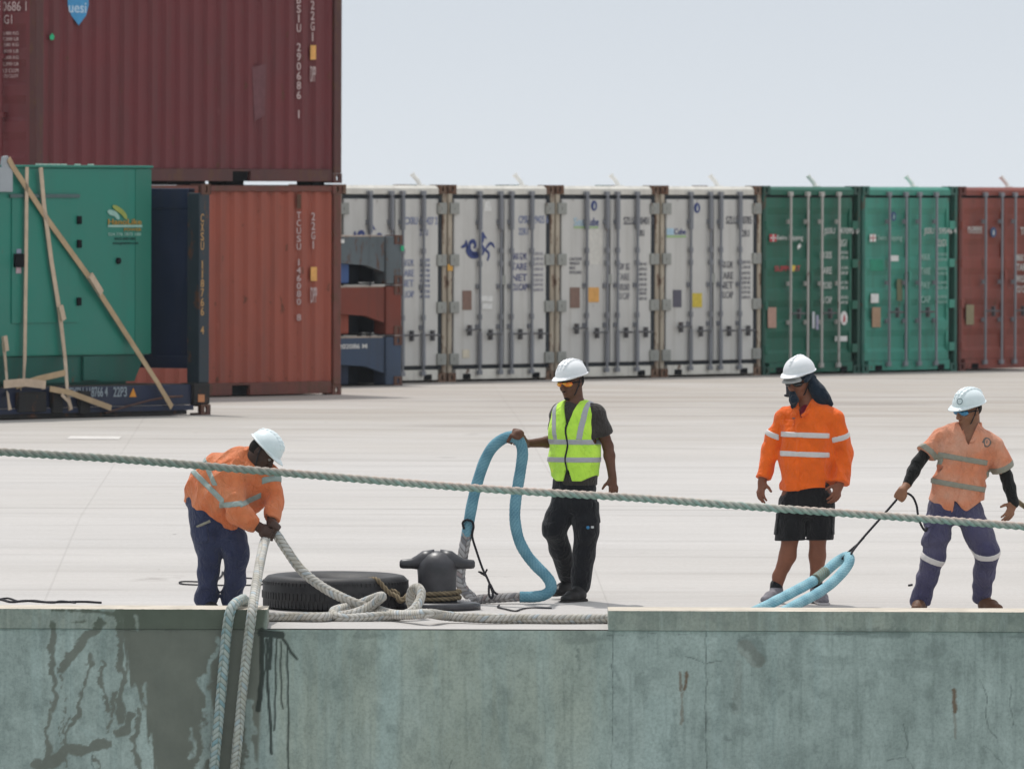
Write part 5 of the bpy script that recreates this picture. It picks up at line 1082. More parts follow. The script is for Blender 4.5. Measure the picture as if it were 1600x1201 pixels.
def boot(root, heel, toe, up, mat, sole, name='boot', h=.11, wide=.047):
    heel, toe, up = Vector(heel), Vector(toe), Vector(up); d = (toe - heel); lo = [min(heel[i], toe[i], up[i]) - .1 for i in range(3)]; hi = [max(heel[i], toe[i], up[i]) + .1 for i in range(3)]
    F = Field(lo, hi, .006); dn = d.normalized(); side = dn.cross(Vector((0, 0, 1))).normalized(); upv = side.cross(dn)
    F.slab(heel + upv * .045, heel + d * .55 + upv * .05, side, (wide * .82, wide), (.045, .043), .02); F.slab(heel + d * .5 + upv * .042, heel + d * .9 + upv * .032, side, (wide, wide * .86), (.042, .032), .02); F.cone(heel + d * .16 + upv * .06, up, .047, .05, .03); F.half(heel + upv * .016, -upv)
    b = emit(F, name, mat, root)
    F = Field(lo, hi, .006); F.slab(heel + upv * .008 - dn * .008, toe - d * .08 + upv * .008, side, (wide * .9, wide * .98), (.05, .045), 0); F.half(heel + upv * .02, upv).half(heel - upv * .0, -upv); emit(F, 'sole', sole, root, b); return b
def bounds(pts, m): P = np.array([tuple(p) for p in pts]); return P.min(0) - m, P.max(0) + m
def band(f, name, p, axis, half, mat, root, parent, off=.0035, extra=None):
    q = f.copy(); a = Vector(axis).normalized(); q.offset(off); q.limit(lambda X, Y, Z: np.abs((X - p[0]) * a[0] + (Y - p[1]) * a[1] + (Z - p[2]) * a[2]) - half)
    if extra: q.limit(extra)
    q.lo = q.lo.copy(); return emit(q, name, mat, root, parent)
def torso(F, sec, wd, k=.05):
    for (a, w0, d0), (b, w1, d1) in zip(sec, sec[1:]): F.slab(a, b, wd, (w0, w1), (d0, d1), k)
    return F
class Person:
    def __init__(s, Y0, u, label, cat='man'):
        x = xat(u, Y0); s.Y = Y0; s.root = empty('person', (x, Y0, gz(Y0)), 0, label, cat, 'dock workers handling the mooring ropes')
    def P(s, u, v, dy=0.0): return at(u, v, s.Y + dy)
    def axes(s, yaw):
        s.lat = Vector((math.cos(yaw), -math.sin(yaw), 0)); s.fwd = Vector((-math.sin(yaw), -math.cos(yaw), 0)); return s.lat, s.fwd
    def q(s, c, X, Y, Z, ax): return (X - c[0]) * ax[0] + (Y - c[1]) * ax[1] + (Z - c[2]) * ax[2]
def collar_wings(F, nb, lat, fwd, tip, s_w=.058, r=.017):
    for s_ in (-1, 1):
        a = nb + lat * s_ * s_w + fwd * .015 + Vector((0, 0, .042)); m = nb + lat * s_ * (s_w * .95) + fwd * .075 + Vector((0, 0, -.005)); b = tip + lat * s_ * .035 + Vector((0, 0, .035))
        F.slab(a, m, Vector((0, 0, 1)), (.026, .026), (.011, .012), .01); F.slab(m, b, (lat * s_ + Vector((0, 0, .6))), (.028, .02), (.012, .012), .01)
    F.slab(nb - fwd * .06 + Vector((0, 0, .03)) - lat * .03, nb - fwd * .06 + Vector((0, 0, .03)) + lat * .03, Vector((0, 0, 1)), (.026, .026), (.012, .012), .03)
def badge(P, f, name, c, nrm, upv, hw, hh, mat, par, off=.005, rnd=0):
    """patch cut out of a garment's own surface, raised by off"""
    q = f.copy(); q.offset(off); n = Vector(nrm).normalized(); u_ = Vector(upv); u_ = (u_ - n * u_.dot(n)).normalized(); r_ = u_.cross(n)
    def lim(X, Y, Z):
        a = P.q(c, X, Y, Z, r_); b = P.q(c, X, Y, Z, u_); d = P.q(c, X, Y, Z, n)
        e = (np.sqrt((a / hw) ** 2 + (b / hh) ** 2) - 1) * min(hw, hh) if rnd else np.maximum(np.abs(a) - hw, np.abs(b) - hh)
        return np.maximum(e, np.abs(d) - .09)
    q.limit(lim); return emit(q, name, mat, P.root, par)
# ---------------- the man in the yellow vest, holding the rope eye
p = Person(83.7, 893, 'man in a lime yellow safety vest and orange mirrored glasses, lifting the blue rope eye'); P = p.P; lat, fwd = p.axes(R(24)); rt = p.root
hd = Head(P(893.5, 598.5), (-.66, -.72, -.20), (-.03, 0, 1), .96)
nb = P(900, 634, .01); shR, elR, wrR = P(874, 645, .09), P(869, 689, .19), P(823, 693, .03); shL, elL, wrL = P(931, 646, -.08), P(950, 697, -.02), P(957, 746, -.10)
F = Field(*bounds([hd.p(0, 0, .16), P(800, 690), at(800, 690, YB - .12), P(970, 790), P(885, 935, .3), P(900, 935, -.2)], .14), .005)
hd.skin(F); hd.neck(F, nb, .055)
torso(F, [(P(898, 652), .15, .09), (P(898, 690), .15, .1), (P(898, 745), .135, .1), (P(897, 790), .14, .1)], lat)
for a, e, w_ in ((shR, elR, wrR), (shL, elL, wrL)):
    F.cone(nb, a, .05, .052, .04); F.chain([a, seg(a, e, .5), e, seg(e, w_, .3), w_], [.05, .048, .039, .041, .0275], .02)
for h, k_, a in ((P(914, 790, -.03), P(917, 828, -.06), P(906, 912, .0)), (P(880, 790, .03), P(865, 826, .0), P(886, 895, .3))): F.chain([h, k_, a], [.075, .05, .04], .03)
gc = at(805, 684, YB - .06); fist(F, gc, (-.9, 0, .35), (.30, -.80, .52), 1, 1.0, .0405); F.chain([wrR, seg(wrR, gc, .5) + Vector((.005, -.035, .02)), gc + Vector((.03, -.055, .035))], [.0275, .028, .028], .02)
hand(F, wrL, (P(960, 775, -.12) - wrL), (-.55, .8, 0), -1, .3, .3, 1.0)
body = emit(F, 'body', skin_mat('skin_brown', '5a3b2c', '6b4837'), rt)
# hair and short beard
F = Field(hd.c - Vector((.15,) * 3), hd.c + Vector((.15,) * 3), .0045); hd.ell(F, 0, -.020, .018, .0785, .094, .08, 0); hd.ell(F, 0, .12, -.0, .09, .085, .2, .005, 's'); F.half(hd.p(0, 0, -.045), -hd.u)
emit(F, 'hair', plain('black_hair', '17120f', .8, .2, bump=.4, scale=90), rt)
F = Field(hd.c - Vector((.15,) * 3), hd.c + Vector((.15,) * 3), .004); hd.ell(F, 0, .078, -.1, .026, .0205, .019, 0); hd.ell(F, 0, .1055, -.046, .024, .0045, .004, 0); emit(F, 'beard', plain('black_hair', '17120f'), rt)
hd.helmet(rt, HATW, 3, lift=.012); hd.strap(rt, BLK, 1)
ORL = NT('mirror_orange'); sp = ORL.n('ShaderNodeSeparateXYZ'); ORL.l(ORL.tc(), sp.inputs[0]); oz = hd.c.z - rt.location.z
oc = ORL.mix(ORL.ramp(sp.outputs[2], oz - .012, oz + .022), lin('f08a20'), lin('e8381c')); oc = ORL.mix(ORL.ramp(ORL.noise(30, 2), .5, .62, 0, .8), oc, lin('f5c832'))
hd.glasses(rt, ORL.done(oc, .12, .7), BLK)
# t-shirt
sec = [(P(899, 650), .168, .105), (P(899, 672), .182, .122), (P(898, 715), .175, .125), (P(898, 757), .172, .122)]
F = Field(*bounds([P(850, 625), P(960, 770), P(898, 690, .25), P(898, 690, -.2)], .06), .0062); torso(F, sec, lat); F.cone(nb + Vector((0, 0, -.03)), shL, .07, .066, .04); F.cone(nb + Vector((0, 0, -.03)), shR, .07, .066, .04); F.cone(nb + Vector((0, 0, -.04)), nb + Vector((0, 0, .012)), .066, .064, .02)
F.cone(shL, seg(shL, elL, .66), .066, .075, .03); F.cone(shR, seg(shR, elR, .66), .066, .072, .03)
for a, e in ((shL, elL), (shR, elR)): d = (e - a).normalized(); c_ = seg(a, e, .64); F.limit(lambda X, Y, Z: np.where((np.abs(p.q(c_, X, Y, Z, lat)) < .13) & (p.q(c_, X, Y, Z, d) < .16), p.q(c_, X, Y, Z, d), -1) if True else 0)
F.folds(.008, 5, 18, (1, 1, .6)); F.half(P(898, 757.5), (0, 0, -1)); shirt = emit(F, 'shirt', CHAR, rt)
# vest
c0 = P(898, 690); V = Field(*bounds([P(850, 625), P(950, 770), P(898, 690, .2), P(898, 690, -.2)], .05), .0055); torso(V, [(a, w_ + .014, d_ + .016) for a, w_, d_ in sec], lat); V.cone(nb + Vector((0, 0, -.03)), seg(nb, shL, .86), .078, .074, .04); V.cone(nb + Vector((0, 0, -.03)), seg(nb, shR, .86), .078, .074, .04)
V.folds(.007, 9, 15, (1, 1, .5))
for a, e, s_ in ((shL, elL, 1), (shR, elR, -1)): V.cone(a + lat * s_ * .03 + Vector((0, 0, .09)), a + lat * s_ * .035 + Vector((0, 0, -.16)), .072, .078, .01, 's')
zv = P(898, 668).z; zt_ = P(898, 622).z
def vneck(X, Y, Z): q_ = p.q(c0, X, Y, Z, lat); f_ = p.q(c0, X, Y, Z, fwd); return np.where(f_ > -.04, np.minimum((Z - zv) / 3.2 - np.abs(q_ + .004), .05), -1)
V.limit(vneck); V.cone(nb + Vector((0, 0, -.02)), nb + Vector((0, 0, .12)), .07, .075, 0, 's')
zh = P(898, 751).z
V.limit(lambda X, Y, Z: (zh + .55 * np.maximum(np.abs(p.q(c0, X, Y, Z, lat)) - .10, 0) - np.where(p.q(c0, X, Y, Z, fwd) > 0, .09 * np.clip(1 - np.abs(np.abs(p.q(c0, X, Y, Z, lat)) - .01) / .025, 0, 1) * -1, 0)) - Z)
VM = cloth('lime_safety_cloth', 'c9ff55', None, .7, .5); VP = cloth('yellow_safety_cloth', 'f2ff5e', None, .75, .3)
ve = emit(V, 'vest', VM, rt)
for v_ in (690, 717.5): band(V, 'reflective_band', P(898, v_), (0, 0, 1), .0205, REFL, rt, ve, .003)
zb1 = P(898, 686).z
for s_, q0 in ((1, .088), (-1, -.10)):
    band(V, 'reflective_band', c0 + lat * q0, lat + Vector((0, 0, -.16 * s_)), .0215, REFL, rt, ve, .0028, lambda X, Y, Z: zb1 - Z)
q_ = V.copy(); q_.offset(.0065); q_.limit(lambda X, Y, Z: np.maximum(np.abs(p.q(c0, X, Y, Z, lat) + .002 - .006 * np.sin(Z * 30)) - .0075, -p.q(c0, X, Y, Z, fwd))); emit(q_, 'zip', BLK, rt, ve)
for (q0, hw, va, vb) in ((.07, .058, 702, 711), (.078, .056, 727, 737), (-.10, .05, 700, 712), (-.10, .05, 727, 738)):
    badge(p, V, 'pocket', P(898, (va + vb) / 2) + lat * q0, fwd, (0, 0, 1), hw, (vb - va) / 2 / 211, VP, ve, .007)
badge(p, V, 'badge_holder', P(898, 678) + lat * .045, fwd, (0, 0, 1), .03, .03, cloth('pale_lime_plastic', '9fdc3c', None, .4, .1), ve, .0045)
# trousers
F = Field(*bounds([P(840, 745), P(945, 745), P(885, 925, .35), P(905, 925, -.15)], .08), .0065)
torso(F, [(P(897, 752), .166, .118), (P(897, 785), .168, .122)], lat); hL, kL, aL = P(914, 790, -.03), P(916, 830, -.05), P(907, 914, .02); hR, kR, aR = P(881, 788, .03), P(866, 826, .0), P(888, 898, .3)
F.chain([hL, seg(hL, kL, .6), kL, seg(kL, aL, .45), aL], [.102, .098, .088, .080, .076], .03); F.chain([hR, seg(hR, kR, .6), kR, seg(kR, aR, .45), aR], [.102, .098, .087, .078, .074], .03)
F.folds(.010, 3, 14, (.7, .7, 1.0)); F.half(P(897, 748), (0, 0, 1)); tr = emit(F, 'trousers', BLACKC, rt)
badge(p, F, 'cargo_pocket', P(930, 800, -.05), (.8, -.6, 0), (0, 0, 1), .06, .08, BLACKC, tr, .006)
badge(p, F, 'logo_mark', P(918.5, 823.5, -.1), (0, -1, 0), (0, 0, 1), .014, .014, plain('logo_blue', '3f87b8', .6), tr, .004, 1); badge(p, F, 'logo_mark', P(925.5, 823, -.1), (0, -1, 0), (0, 0, 1), .012, .011, plain('logo_white', 'c8c8c8', .6), tr, .004, 0)
boot(rt, P(908, 939.5, .0), P(881, 942.5, -.14), P(906, 912, .01), BOOTB, SOLE, 'boot', wide=.05); boot(rt, P(893, 926, .33), P(868, 931, .2), P(888, 897, .3), BOOTB, SOLE, 'boot', wide=.05)
# ---------------- the man in the bright orange shirt and black shorts
p = Person(83.5, 1260, 'man in a bright orange long-sleeved shirt and black shorts, navy cloth under his hard hat'); P = p.P; lat, fwd = p.axes(R(15)); rt = p.root
hd = Head(P(1250, 598), (-.58, -.78, -.22), (0, 0, 1), .98); nb = P(1262, 634, .02)
shR, elR, wrR = P(1222, 656, .05), P(1204, 706, .09), P(1191, 752, .02); shL, elL, wrL = P(1305, 657, -.05), P(1319, 708, .0), P(1312, 756, -.09)
F = Field(*bounds([hd.p(0, 0, .16), P(1185, 790), P(1330, 790), P(1212, 945, .1), P(1280, 945, -.2)], .14), .005)
hd.skin(F); hd.neck(F, nb, .062)
torso(F, [(P(1261, 660), .16, .1), (P(1261, 700), .16, .11), (P(1260, 745), .15, .11), (P(1260, 775), .15, .11)], lat)
for a, e, w_ in ((shR, elR, wrR), (shL, elL, wrL)): F.cone(nb, a, .05, .052, .04); F.chain([a, e, seg(e, w_, .4), w_], [.05, .042, .042, .030], .02)
LEGS = ((P(1238, 775, .0), P(1235, 838, -.03), P(1231, 868, .0), P(1217, 900, .03), P(1213, 925, .03)), (P(1283, 775, 0), P(1278, 838, -.02), P(1277, 868, .02), P(1276, 900, .05), P(1276, 925, .05)))
for L in LEGS: F.chain(list(L), [.082, .060, .0585, .044, .038], .03); F.cone(seg(L[1], L[2], .4) + Vector((0, .02, 0)), seg(L[2], L[3], .5) + Vector((.005, .022, 0)), .05, .044, .03)
hand(F, wrR, (P(1187, 776, -.02) - wrR), (.75, .6, 0), 1, .38, .2, 1.04); hand(F, wrL, (P(1304, 782, -.14) - wrL), (-.65, .7, 0), -1, .42, .2, 1.06)
emit(F, 'body', skin_mat('skin_tan', '774b39', '875742'), rt)
hd.helmet(rt, HATW, 1, lift=.035); hd.strap(rt, BLK, 1); hd.glasses(rt, plain('dark_lens', '17181c', .15, .6), BLK)
NAVYC = cloth('navy_scarf_cloth', '1a2836')
# cloth over the head, hanging down the back of the neck, its end held in the mouth
F = Field(*bounds([hd.c, P(1304, 630, .15), P(1240, 640, -.1)], .17), .005)
hd.ell(F, 0, -.012, .062, .103, .122, .052, 0); F.chain([hd.p(-.1, .02, .045), hd.p(-.108, .07, .035)], [.018, .016], .02)
for q, (x, y, z) in enumerate(((.078, .01, .03), (.07, -.06, .03), (.0, -.1, .03), (-.06, -.07, .03))): F.slab(hd.p(x, y, z), hd.p(x * 1.15 + .05, y - .05, -.11), hd.r, (.05, .055), (.016, .015), .02)
F.slab(hd.p(.06, -.05, .03), P(1288, 618, -.02), (.8, .3, -.5), (.075, .06), (.03, .022), .03); F.slab(hd.p(.0, -.09, .0), P(1278, 628, .03), (1, .1, -.2), (.09, .085), (.03, .022), .03); F.cone(P(1282, 612, -.03), P(1299, 631, -.04), .045, .018, .03); F.cone(P(1270, 600, -.03), P(1288, 620, -.05), .04, .03, .03)
F.slab(P(1274, 606, .0), P(1284, 638, -.03), (.8, .3, -.5), (.055, .05), (.04, .028), .04); hd.ell(F, 0, .13, -.03, .066, .085, .085, .01, 's'); F.folds(.004, 31, 30)
sc_ = emit(F, 'scarf', NAVYC, rt)
F = Field(*bounds([hd.c, P(1240, 645, -.1)], .17), .005); F.slab(hd.p(.005, .105, -.058), hd.p(-.015, .13, -.10), hd.r, (.028, .036), (.024, .026), .02); F.slab(hd.p(-.015, .13, -.10), hd.p(.01, .11, -.155), hd.r, (.036, .022), (.026, .018), .02); F.folds(.006, 33, 40); emit(F, 'scarf_end', NAVYC, rt, sc_)
F = Field(hd.c - Vector((.2,) * 3), hd.c + Vector((.2,) * 3), .0045); hd.ell(F, 0, .1, .038, .078, .075, .017, 0); hd.ell(F, 0, .1, .026, .074, .07, .012, .004, 's'); hd.ell(F, 0, .09, .052, .075, .03, .03, .02); emit(F, 'cap_visor', plain('grey_cap_cloth', 'a5a5a4', .8, .2), rt)
# shirt
OR = cloth('orange_safety_cloth', 'f26a1f', None, .8, .5); ct = P(1261, 690)
sec = [(P(1262, 655), .17, .112), (P(1262, 682), .19, .132), (P(1261, 715), .192, .14), (P(1260, 762), .196, .142)]
F = Field(*bounds([P(1180, 620), P(1340, 770), ct + Vector((0, .2, 0)), ct - Vector((0, .25, 0))], .05), .0062); torso(F, sec, lat)
for a in (shR, shL): F.cone(nb + Vector((0, 0, -.022)), a + Vector((0, 0, .022)), .082, .062, .05)
F.cone(nb + Vector((0, 0, -.03)), nb + Vector((0, .0, .03)), .075, .07, .02)
F.chain([shR, seg(shR, elR, .5), elR, seg(elR, wrR, .85)], [.066, .072, .066, .056], .03); F.chain([shL, seg(shL, elL, .5), elL, seg(elL, wrL, .7), seg(elL, wrL, .92)], [.066, .074, .066, .06, .070], .03)
F.folds(.016, 12, 17, (1, 1, .6)); zh = P(1260, 764).z; F.limit(lambda X, Y, Z: np.where(np.abs(p.q(ct, X, Y, Z, lat)) < .2, zh + .015 * np.sin(p.q(ct, X, Y, Z, lat) * 14) - Z, -1))
for e, w_, t_ in ((elR, wrR, .9), (elL, wrL, .98)): d = (w_ - e).normalized(); c_ = seg(e, w_, t_); F.limit(lambda X, Y, Z: np.where((X - c_.x) ** 2 + (Y - c_.y) ** 2 + (Z - c_.z) ** 2 < .012, p.q(c_, X, Y, Z, d), -1))
zv = P(1256, 654).z; F.limit(lambda X, Y, Z: np.where(p.q(ct, X, Y, Z, fwd) > .0, np.minimum((Z - zv) / 2.4 - np.abs(p.q(ct, X, Y, Z, lat) + .02), .04), -1)); F.cone(nb + Vector((0, 0, -.01)), nb + Vector((0, 0, .12)), .064, .066, 0, 's')
sh = emit(F, 'shirt', OR, rt)
near = lambda X, Y, Z: np.abs(p.q(ct, X, Y, Z, lat)) - .185
for v_, h_ in ((679, .020), (709, .020)): band(F, 'reflective_band', P(1258, v_), (.03, 0, 1), h_, REFW, rt, sh, .007, near)
for a, e, s_ in ((shR, elR, -1), (shL, elL, 1)):
    c_ = seg(a, e, .5); d = (e - a).normalized(); band(F, 'sleeve_band', P(1205 if s_ < 0 else 1315, 679), d, .021, REFW, rt, sh, .003, lambda X, Y, Z: .198 - s_ * p.q(ct, X, Y, Z, lat))
for c_ in (P(1233, 660), P(1288, 662)): badge(p, F, 'pocket_flap', c_, fwd, (0, 0, 1), .06, .022, OR, sh, .006); badge(p, F, 'pocket', c_ - Vector((0, 0, .045)), fwd, (0, 0, 1), .058, .04, OR, sh, .003)
badge(p, F, 'shirt_logo', P(1282, 647.5), fwd, (0, 0, 1), .019, .014, plain('logo_blue', '3f87b8', .6), sh, .006, 1); badge(p, F, 'name_mark', P(1244, 653), fwd, (0, 0, 1), .018, .005, plain('dark_ink', '47474d'), sh, .006)
q_ = F.copy(); q_.offset(.004); q_.limit(lambda X, Y, Z: np.maximum(np.maximum(np.abs(p.q(ct, X, Y, Z, lat) + .035) - .016, -p.q(ct, X, Y, Z, fwd)), Z - P(1250, 660).z)); emit(q_, 'placket', OR, rt, sh)
G_ = Field(*bounds([nb], .14), .006); G_.cone(nb + Vector((0, -.01, -.09)), nb + Vector((0, 0, -.005)), .073, .066, 0); G_.cone(nb + fwd * .055 + Vector((0, 0, -.10)), nb + fwd * .022 + Vector((0, 0, -.02)), .066, .058, .02); emit(G_, 'undershirt', cloth('maroon_cloth', '7d1f33'), rt)
G_ = Field(*bounds([nb], .2), .0055); collar_wings(G_, nb, lat, fwd, P(1254, 655, 0) + fwd * .125, .066); emit(G_, 'collar', OR, rt, sh)
# shorts
F = Field(*bounds([P(1200, 755), P(1310, 755), P(1220, 850), P(1300, 850), ct + Vector((0, .2, -.4)), ct + Vector((0, -.2, -.4))], .06), .006)
torso(F, [(P(1260, 750), .170, .122), (P(1260, 785), .182, .135)], lat); F.chain([P(1239, 785), P(1233, 848, -.02)], [.105, .108], .03); F.chain([P(1283, 785), P(1281, 848, -.01)], [.100, .098], .03); F.folds(.011, 44, 16); F.half(P(1260, 843.5), (.02, 0, -1)); so = emit(F, 'shorts', cloth('black_shorts_cloth', '1b1b1d'), rt)
badge(p, F, 'cargo_pocket', P(1300, 818, 0), (1, -.3, 0), (0, 0, 1), .07, .08, cloth('black_shorts_cloth', '1b1b1d'), so, .008); badge(p, F, 'cargo_pocket', P(1211, 818, 0), (-1, -.4, 0), (0, 0, 1), .07, .08, cloth('black_shorts_cloth', '1b1b1d'), so, .008)
GREYS = plain('grey_trainer', '77747a', .7, .3, var=.25, scale=30, bump=.3)
for (h, t_, u_) in ((P(1216, 940.5, .04), P(1194, 944, -.13), P(1213, 921, .03)), (P(1278, 940.5, .06), P(1288, 945.5, -.16), P(1276, 921, .05))):
    b = boot(rt, h, t_, u_, GREYS, plain('pale_sole', 'aaa6a6', .8), 'trainer', wide=.047); G_ = Field(*bounds([u_], .1), .0055); G_.cone(u_ + Vector((0, .0, -.07)), u_ + Vector((0, 0, .035)), .052, .047, 0); emit(G_, 'sock', BLACKC, rt)
# ---------------- the man in the faded peach shirt, pulling the second eye
p = Person(82.6, 1492, 'man in a faded peach short-sleeved shirt and purple-navy trousers, pulling a black line'); P = p.P; lat, fwd = p.axes(R(2)); rt = p.root
hd = Head(P(1514, 642), (-.74, -.60, -.24), (.12, 0, 1), .96); nb = P(1519, 673, .02)
shR, elR, wrR = P(1470, 680, .02), P(1434, 723, -.05), P(1417, 757, -.13); shL, elL, wrL = P(1554, 696, .0), P(1573, 745, .06), P(1584, 786, .0)
F = Field(*bounds([hd.p(0, 0, .16), P(1400, 790, -.2), P(1600, 820), P(1430, 955, .1), P(1550, 955, -.2)], .12), .005)
hd.skin(F); hd.neck(F, nb, .055)
latc = Vector((1, 0, -.17)).normalized()
torso(F, [(P(1510, 688), .15, .095), (P(1506, 715), .15, .1), (P(1498, 755), .145, .1), (P(1492, 790), .145, .1)], latc)
for a, e, w_ in ((shR, elR, wrR), (shL, elL, wrL)): F.cone(nb, a, .05, .05, .04); F.chain([a, e, seg(e, w_, .4), w_], [.048, .04, .039, .027], .02)
F.chain([P(1470, 800), P(1457, 872, -.06), P(1440, 935)], [.08, .055, .04], .03); F.chain([P(1514, 800), P(1540, 862, -.06), P(1536, 930, .08)], [.08, .055, .04], .03)
gc = P(1407, 773, -.17); fist(F, gc, (.45, -.12, .75), (.25, -.9, .3), 1, .98, .0135); F.cone(wrR, gc + Vector((.012, -.02, .03)), .027, .028, .02)
hand(F, wrL, (P(1574, 812, -.06) - wrL), (-.75, .5, -.3), -1, .35, .2, 1.0)
emit(F, 'body', skin_mat('skin_olive', '835a44', '93684f'), rt)
F = Field(hd.c - Vector((.15,) * 3), hd.c + Vector((.15,) * 3), .0045); hd.ell(F, 0, -.020, .018, .0785, .094, .08, 0); hd.ell(F, 0, .12, -.0, .09, .085, .2, .005, 's'); F.half(hd.p(0, 0, -.03), -hd.u); emit(F, 'hair', plain('black_hair', '17120f'), rt)
hh = hd.helmet(rt, HATB, 3, lift=.006); hd.strap(rt, BLK, 1); hd.glasses(rt, plain('blue_lens', '2f7fa8', .12, .7), BLK)
mb = MB(); c_ = hd.p(-.045, .118, .112) - rt.location; nrm = (hd.f * .85 - hd.r * .3 + hd.u * .4).normalized(); a1 = nrm.orthogonal().normalized(); a2 = nrm.cross(a1)
mb.tube([c_ + (a1 * math.cos(t_) + a2 * math.sin(t_)) * .022 for t_ in np.linspace(0, 2 * math.pi, 17)], .0035, 5); mb.build('hat_emblem', plain('emblem_grey', '7c8b8e', .6), rt)
# shirt
PE = cloth('faded_peach_cloth', 'd98763', 'd6a68f', .85, .55); ct = P(1503, 725)
sec = [(P(1511, 684), .165, .11), (P(1507, 708), .185, .128), (P(1500, 745), .182, .13), (P(1494, 784), .196, .135)]
F = Field(*bounds([P(1425, 655), P(1590, 810), ct + Vector((0, .2, 0)), ct - Vector((0, .2, 0))], .05), .0062); torso(F, sec, latc)
for a in (shR, shL): F.cone(nb + Vector((0, 0, -.025)), a + Vector((0, 0, .008)), .07, .058, .05)
F.cone(nb + Vector((0, 0, -.03)), nb + Vector((0, 0, .025)), .07, .064, .02)
sR, sL = seg(shR, elR, .68), seg(shL, elL, .76); F.cone(shR, sR, .064, .080, .03); F.cone(shL, sL, .064, .084, .03)
F.folds(.015, 22, 18, (1, 1, .7))
for a, e, c_ in ((shR, elR, sR), (shL, elL, sL)): d = (e - a).normalized(); F.limit(lambda X, Y, Z: np.where((X - c_.x) ** 2 + (Y - c_.y) ** 2 + (Z - c_.z) ** 2 < .03, p.q(c_, X, Y, Z, d), -1))
def hem(X, Y, Z):
    q = p.q(ct, X, Y, Z, (1, 0, 0)); z0 = P(1490, 784).z; xq = np.array([-.3, -.245, -.10, -.075, -.055, .02, .14, .25]); zq = np.array([.04, .02, -.085, -.10, .02, -.075, .01, .03]); return np.where(p.q(ct, X, Y, Z, fwd) > -.05, z0 + np.interp(q, xq, zq) - Z, z0 - .02 - Z)
F.limit(lambda X, Y, Z: np.where(np.abs(p.q(ct, X, Y, Z, lat)) < .27, hem(X, Y, Z), -1))
zv = P(1512, 695).z; F.limit(lambda X, Y, Z: np.where(p.q(nb, X, Y, Z, fwd) > .01, np.minimum((Z - zv) / 2.3 - np.abs(p.q(nb, X, Y, Z, lat) + .028), .04), -1)); F.cone(nb + Vector((0, 0, -.01)), nb + Vector((0, 0, .12)), .06, .062, 0, 's')
sh = emit(F, 'shirt', PE, rt)
G_ = Field(*bounds([nb], .2), .0055); collar_wings(G_, nb, lat, fwd, P(1511, 696, 0) + fwd * .118, .062); emit(G_, 'collar', PE, rt, sh)
G_ = Field(*bounds([nb], .14), .006); G_.cone(nb + Vector((0, -.01, -.08)), nb + Vector((0, 0, -.0)), .068, .06, 0); emit(G_, 'undershirt', BLACKC, rt)
core = lambda X, Y, Z: np.abs(p.q(P(1502, 725), X, Y, Z, latc)) - .184
band(F, 'reflective_band', P(1503, 716), (.17, 0, 1), .020, REFD, rt, sh, .007, core); band(F, 'reflective_band', P(1494, 757), (.17, 0, 1), .020, REFD, rt, sh, .007, lambda X, Y, Z: np.abs(p.q(P(1494, 757), X, Y, Z, latc)) - .215)
for a, e, c_, u_ in ((shR, elR, sR, -1), (shL, elL, sL, 1)):
    d = (e - a).normalized(); band(F, 'sleeve_band', c_ - d * .024, d, .0225, REFD, rt, sh, .003, lambda X, Y, Z: (X - c_.x) ** 2 + (Y - c_.y) ** 2 + (Z - c_.z) ** 2 - .022)
badge(p, F, 'round_emblem', P(1536.5, 692), (.25, -1, .1), (.1, 0, 1), .037, .037, plain('emblem_ring_grey', '6f6862', .7), sh, .005, 1); badge(p, F, 'emblem_centre', P(1536.5, 692), (.25, -1, .1), (.1, 0, 1), .029, .029, plain('emblem_peach', 'c99179', .7), sh, .0065, 1); badge(p, F, 'emblem_mark', P(1536.5, 691), (.25, -1, .1), (.1, 0, 1), .009, .015, plain('emblem_ring_grey', '6f6862'), sh, .008, 0)
badge(p, F, 'pen_pocket', P(1488, 692), fwd, (.12, 0, 1), .062, .012, PE, sh, .005); badge(p, F, 'name_mark', P(1495, 689), fwd, (.2, 0, 1), .026, .006, plain('dark_ink', '47474d'), sh, .007); badge(p, F, 'name_stitching', P(1486, 694), fwd, (.12, 0, 1), .05, .008, plain('pale_peach_ink', 'e0b9a8', .7), sh, .007)
q_ = F.copy(); q_.offset(.004); pa = P(1509, 700); pd = (P(1490, 790) - pa).normalized(); pn = Vector((pd.z, 0, -pd.x)); q_.limit(lambda X, Y, Z: np.maximum(np.maximum(np.abs(p.q(pa, X, Y, Z, pn)) - .015, -p.q(ct, X, Y, Z, fwd)), Z - pa.z)); emit(q_, 'placket', PE, rt, sh)
# black arm sleeves
SL = cloth('black_arm_sleeve', '191919')
for a, e, w_ in ((shR, elR, wrR), (shL, elL, wrL)):
    G_ = Field(*bounds([a, e, w_], .09), .005); G_.chain([seg(a, e, .3), e, seg(e, w_, .4), seg(e, w_, .93)], [.052, .045, .045, .036], .02); G_.folds(.0025, 8, 40); emit(G_, 'arm_sleeve', SL, rt)
G_ = Field(*bounds([wrL], .08), .005); G_.cone(seg(elL, wrL, .84), seg(elL, wrL, .99), .041, .041, .01); emit(G_, 'wristband', SL, rt)
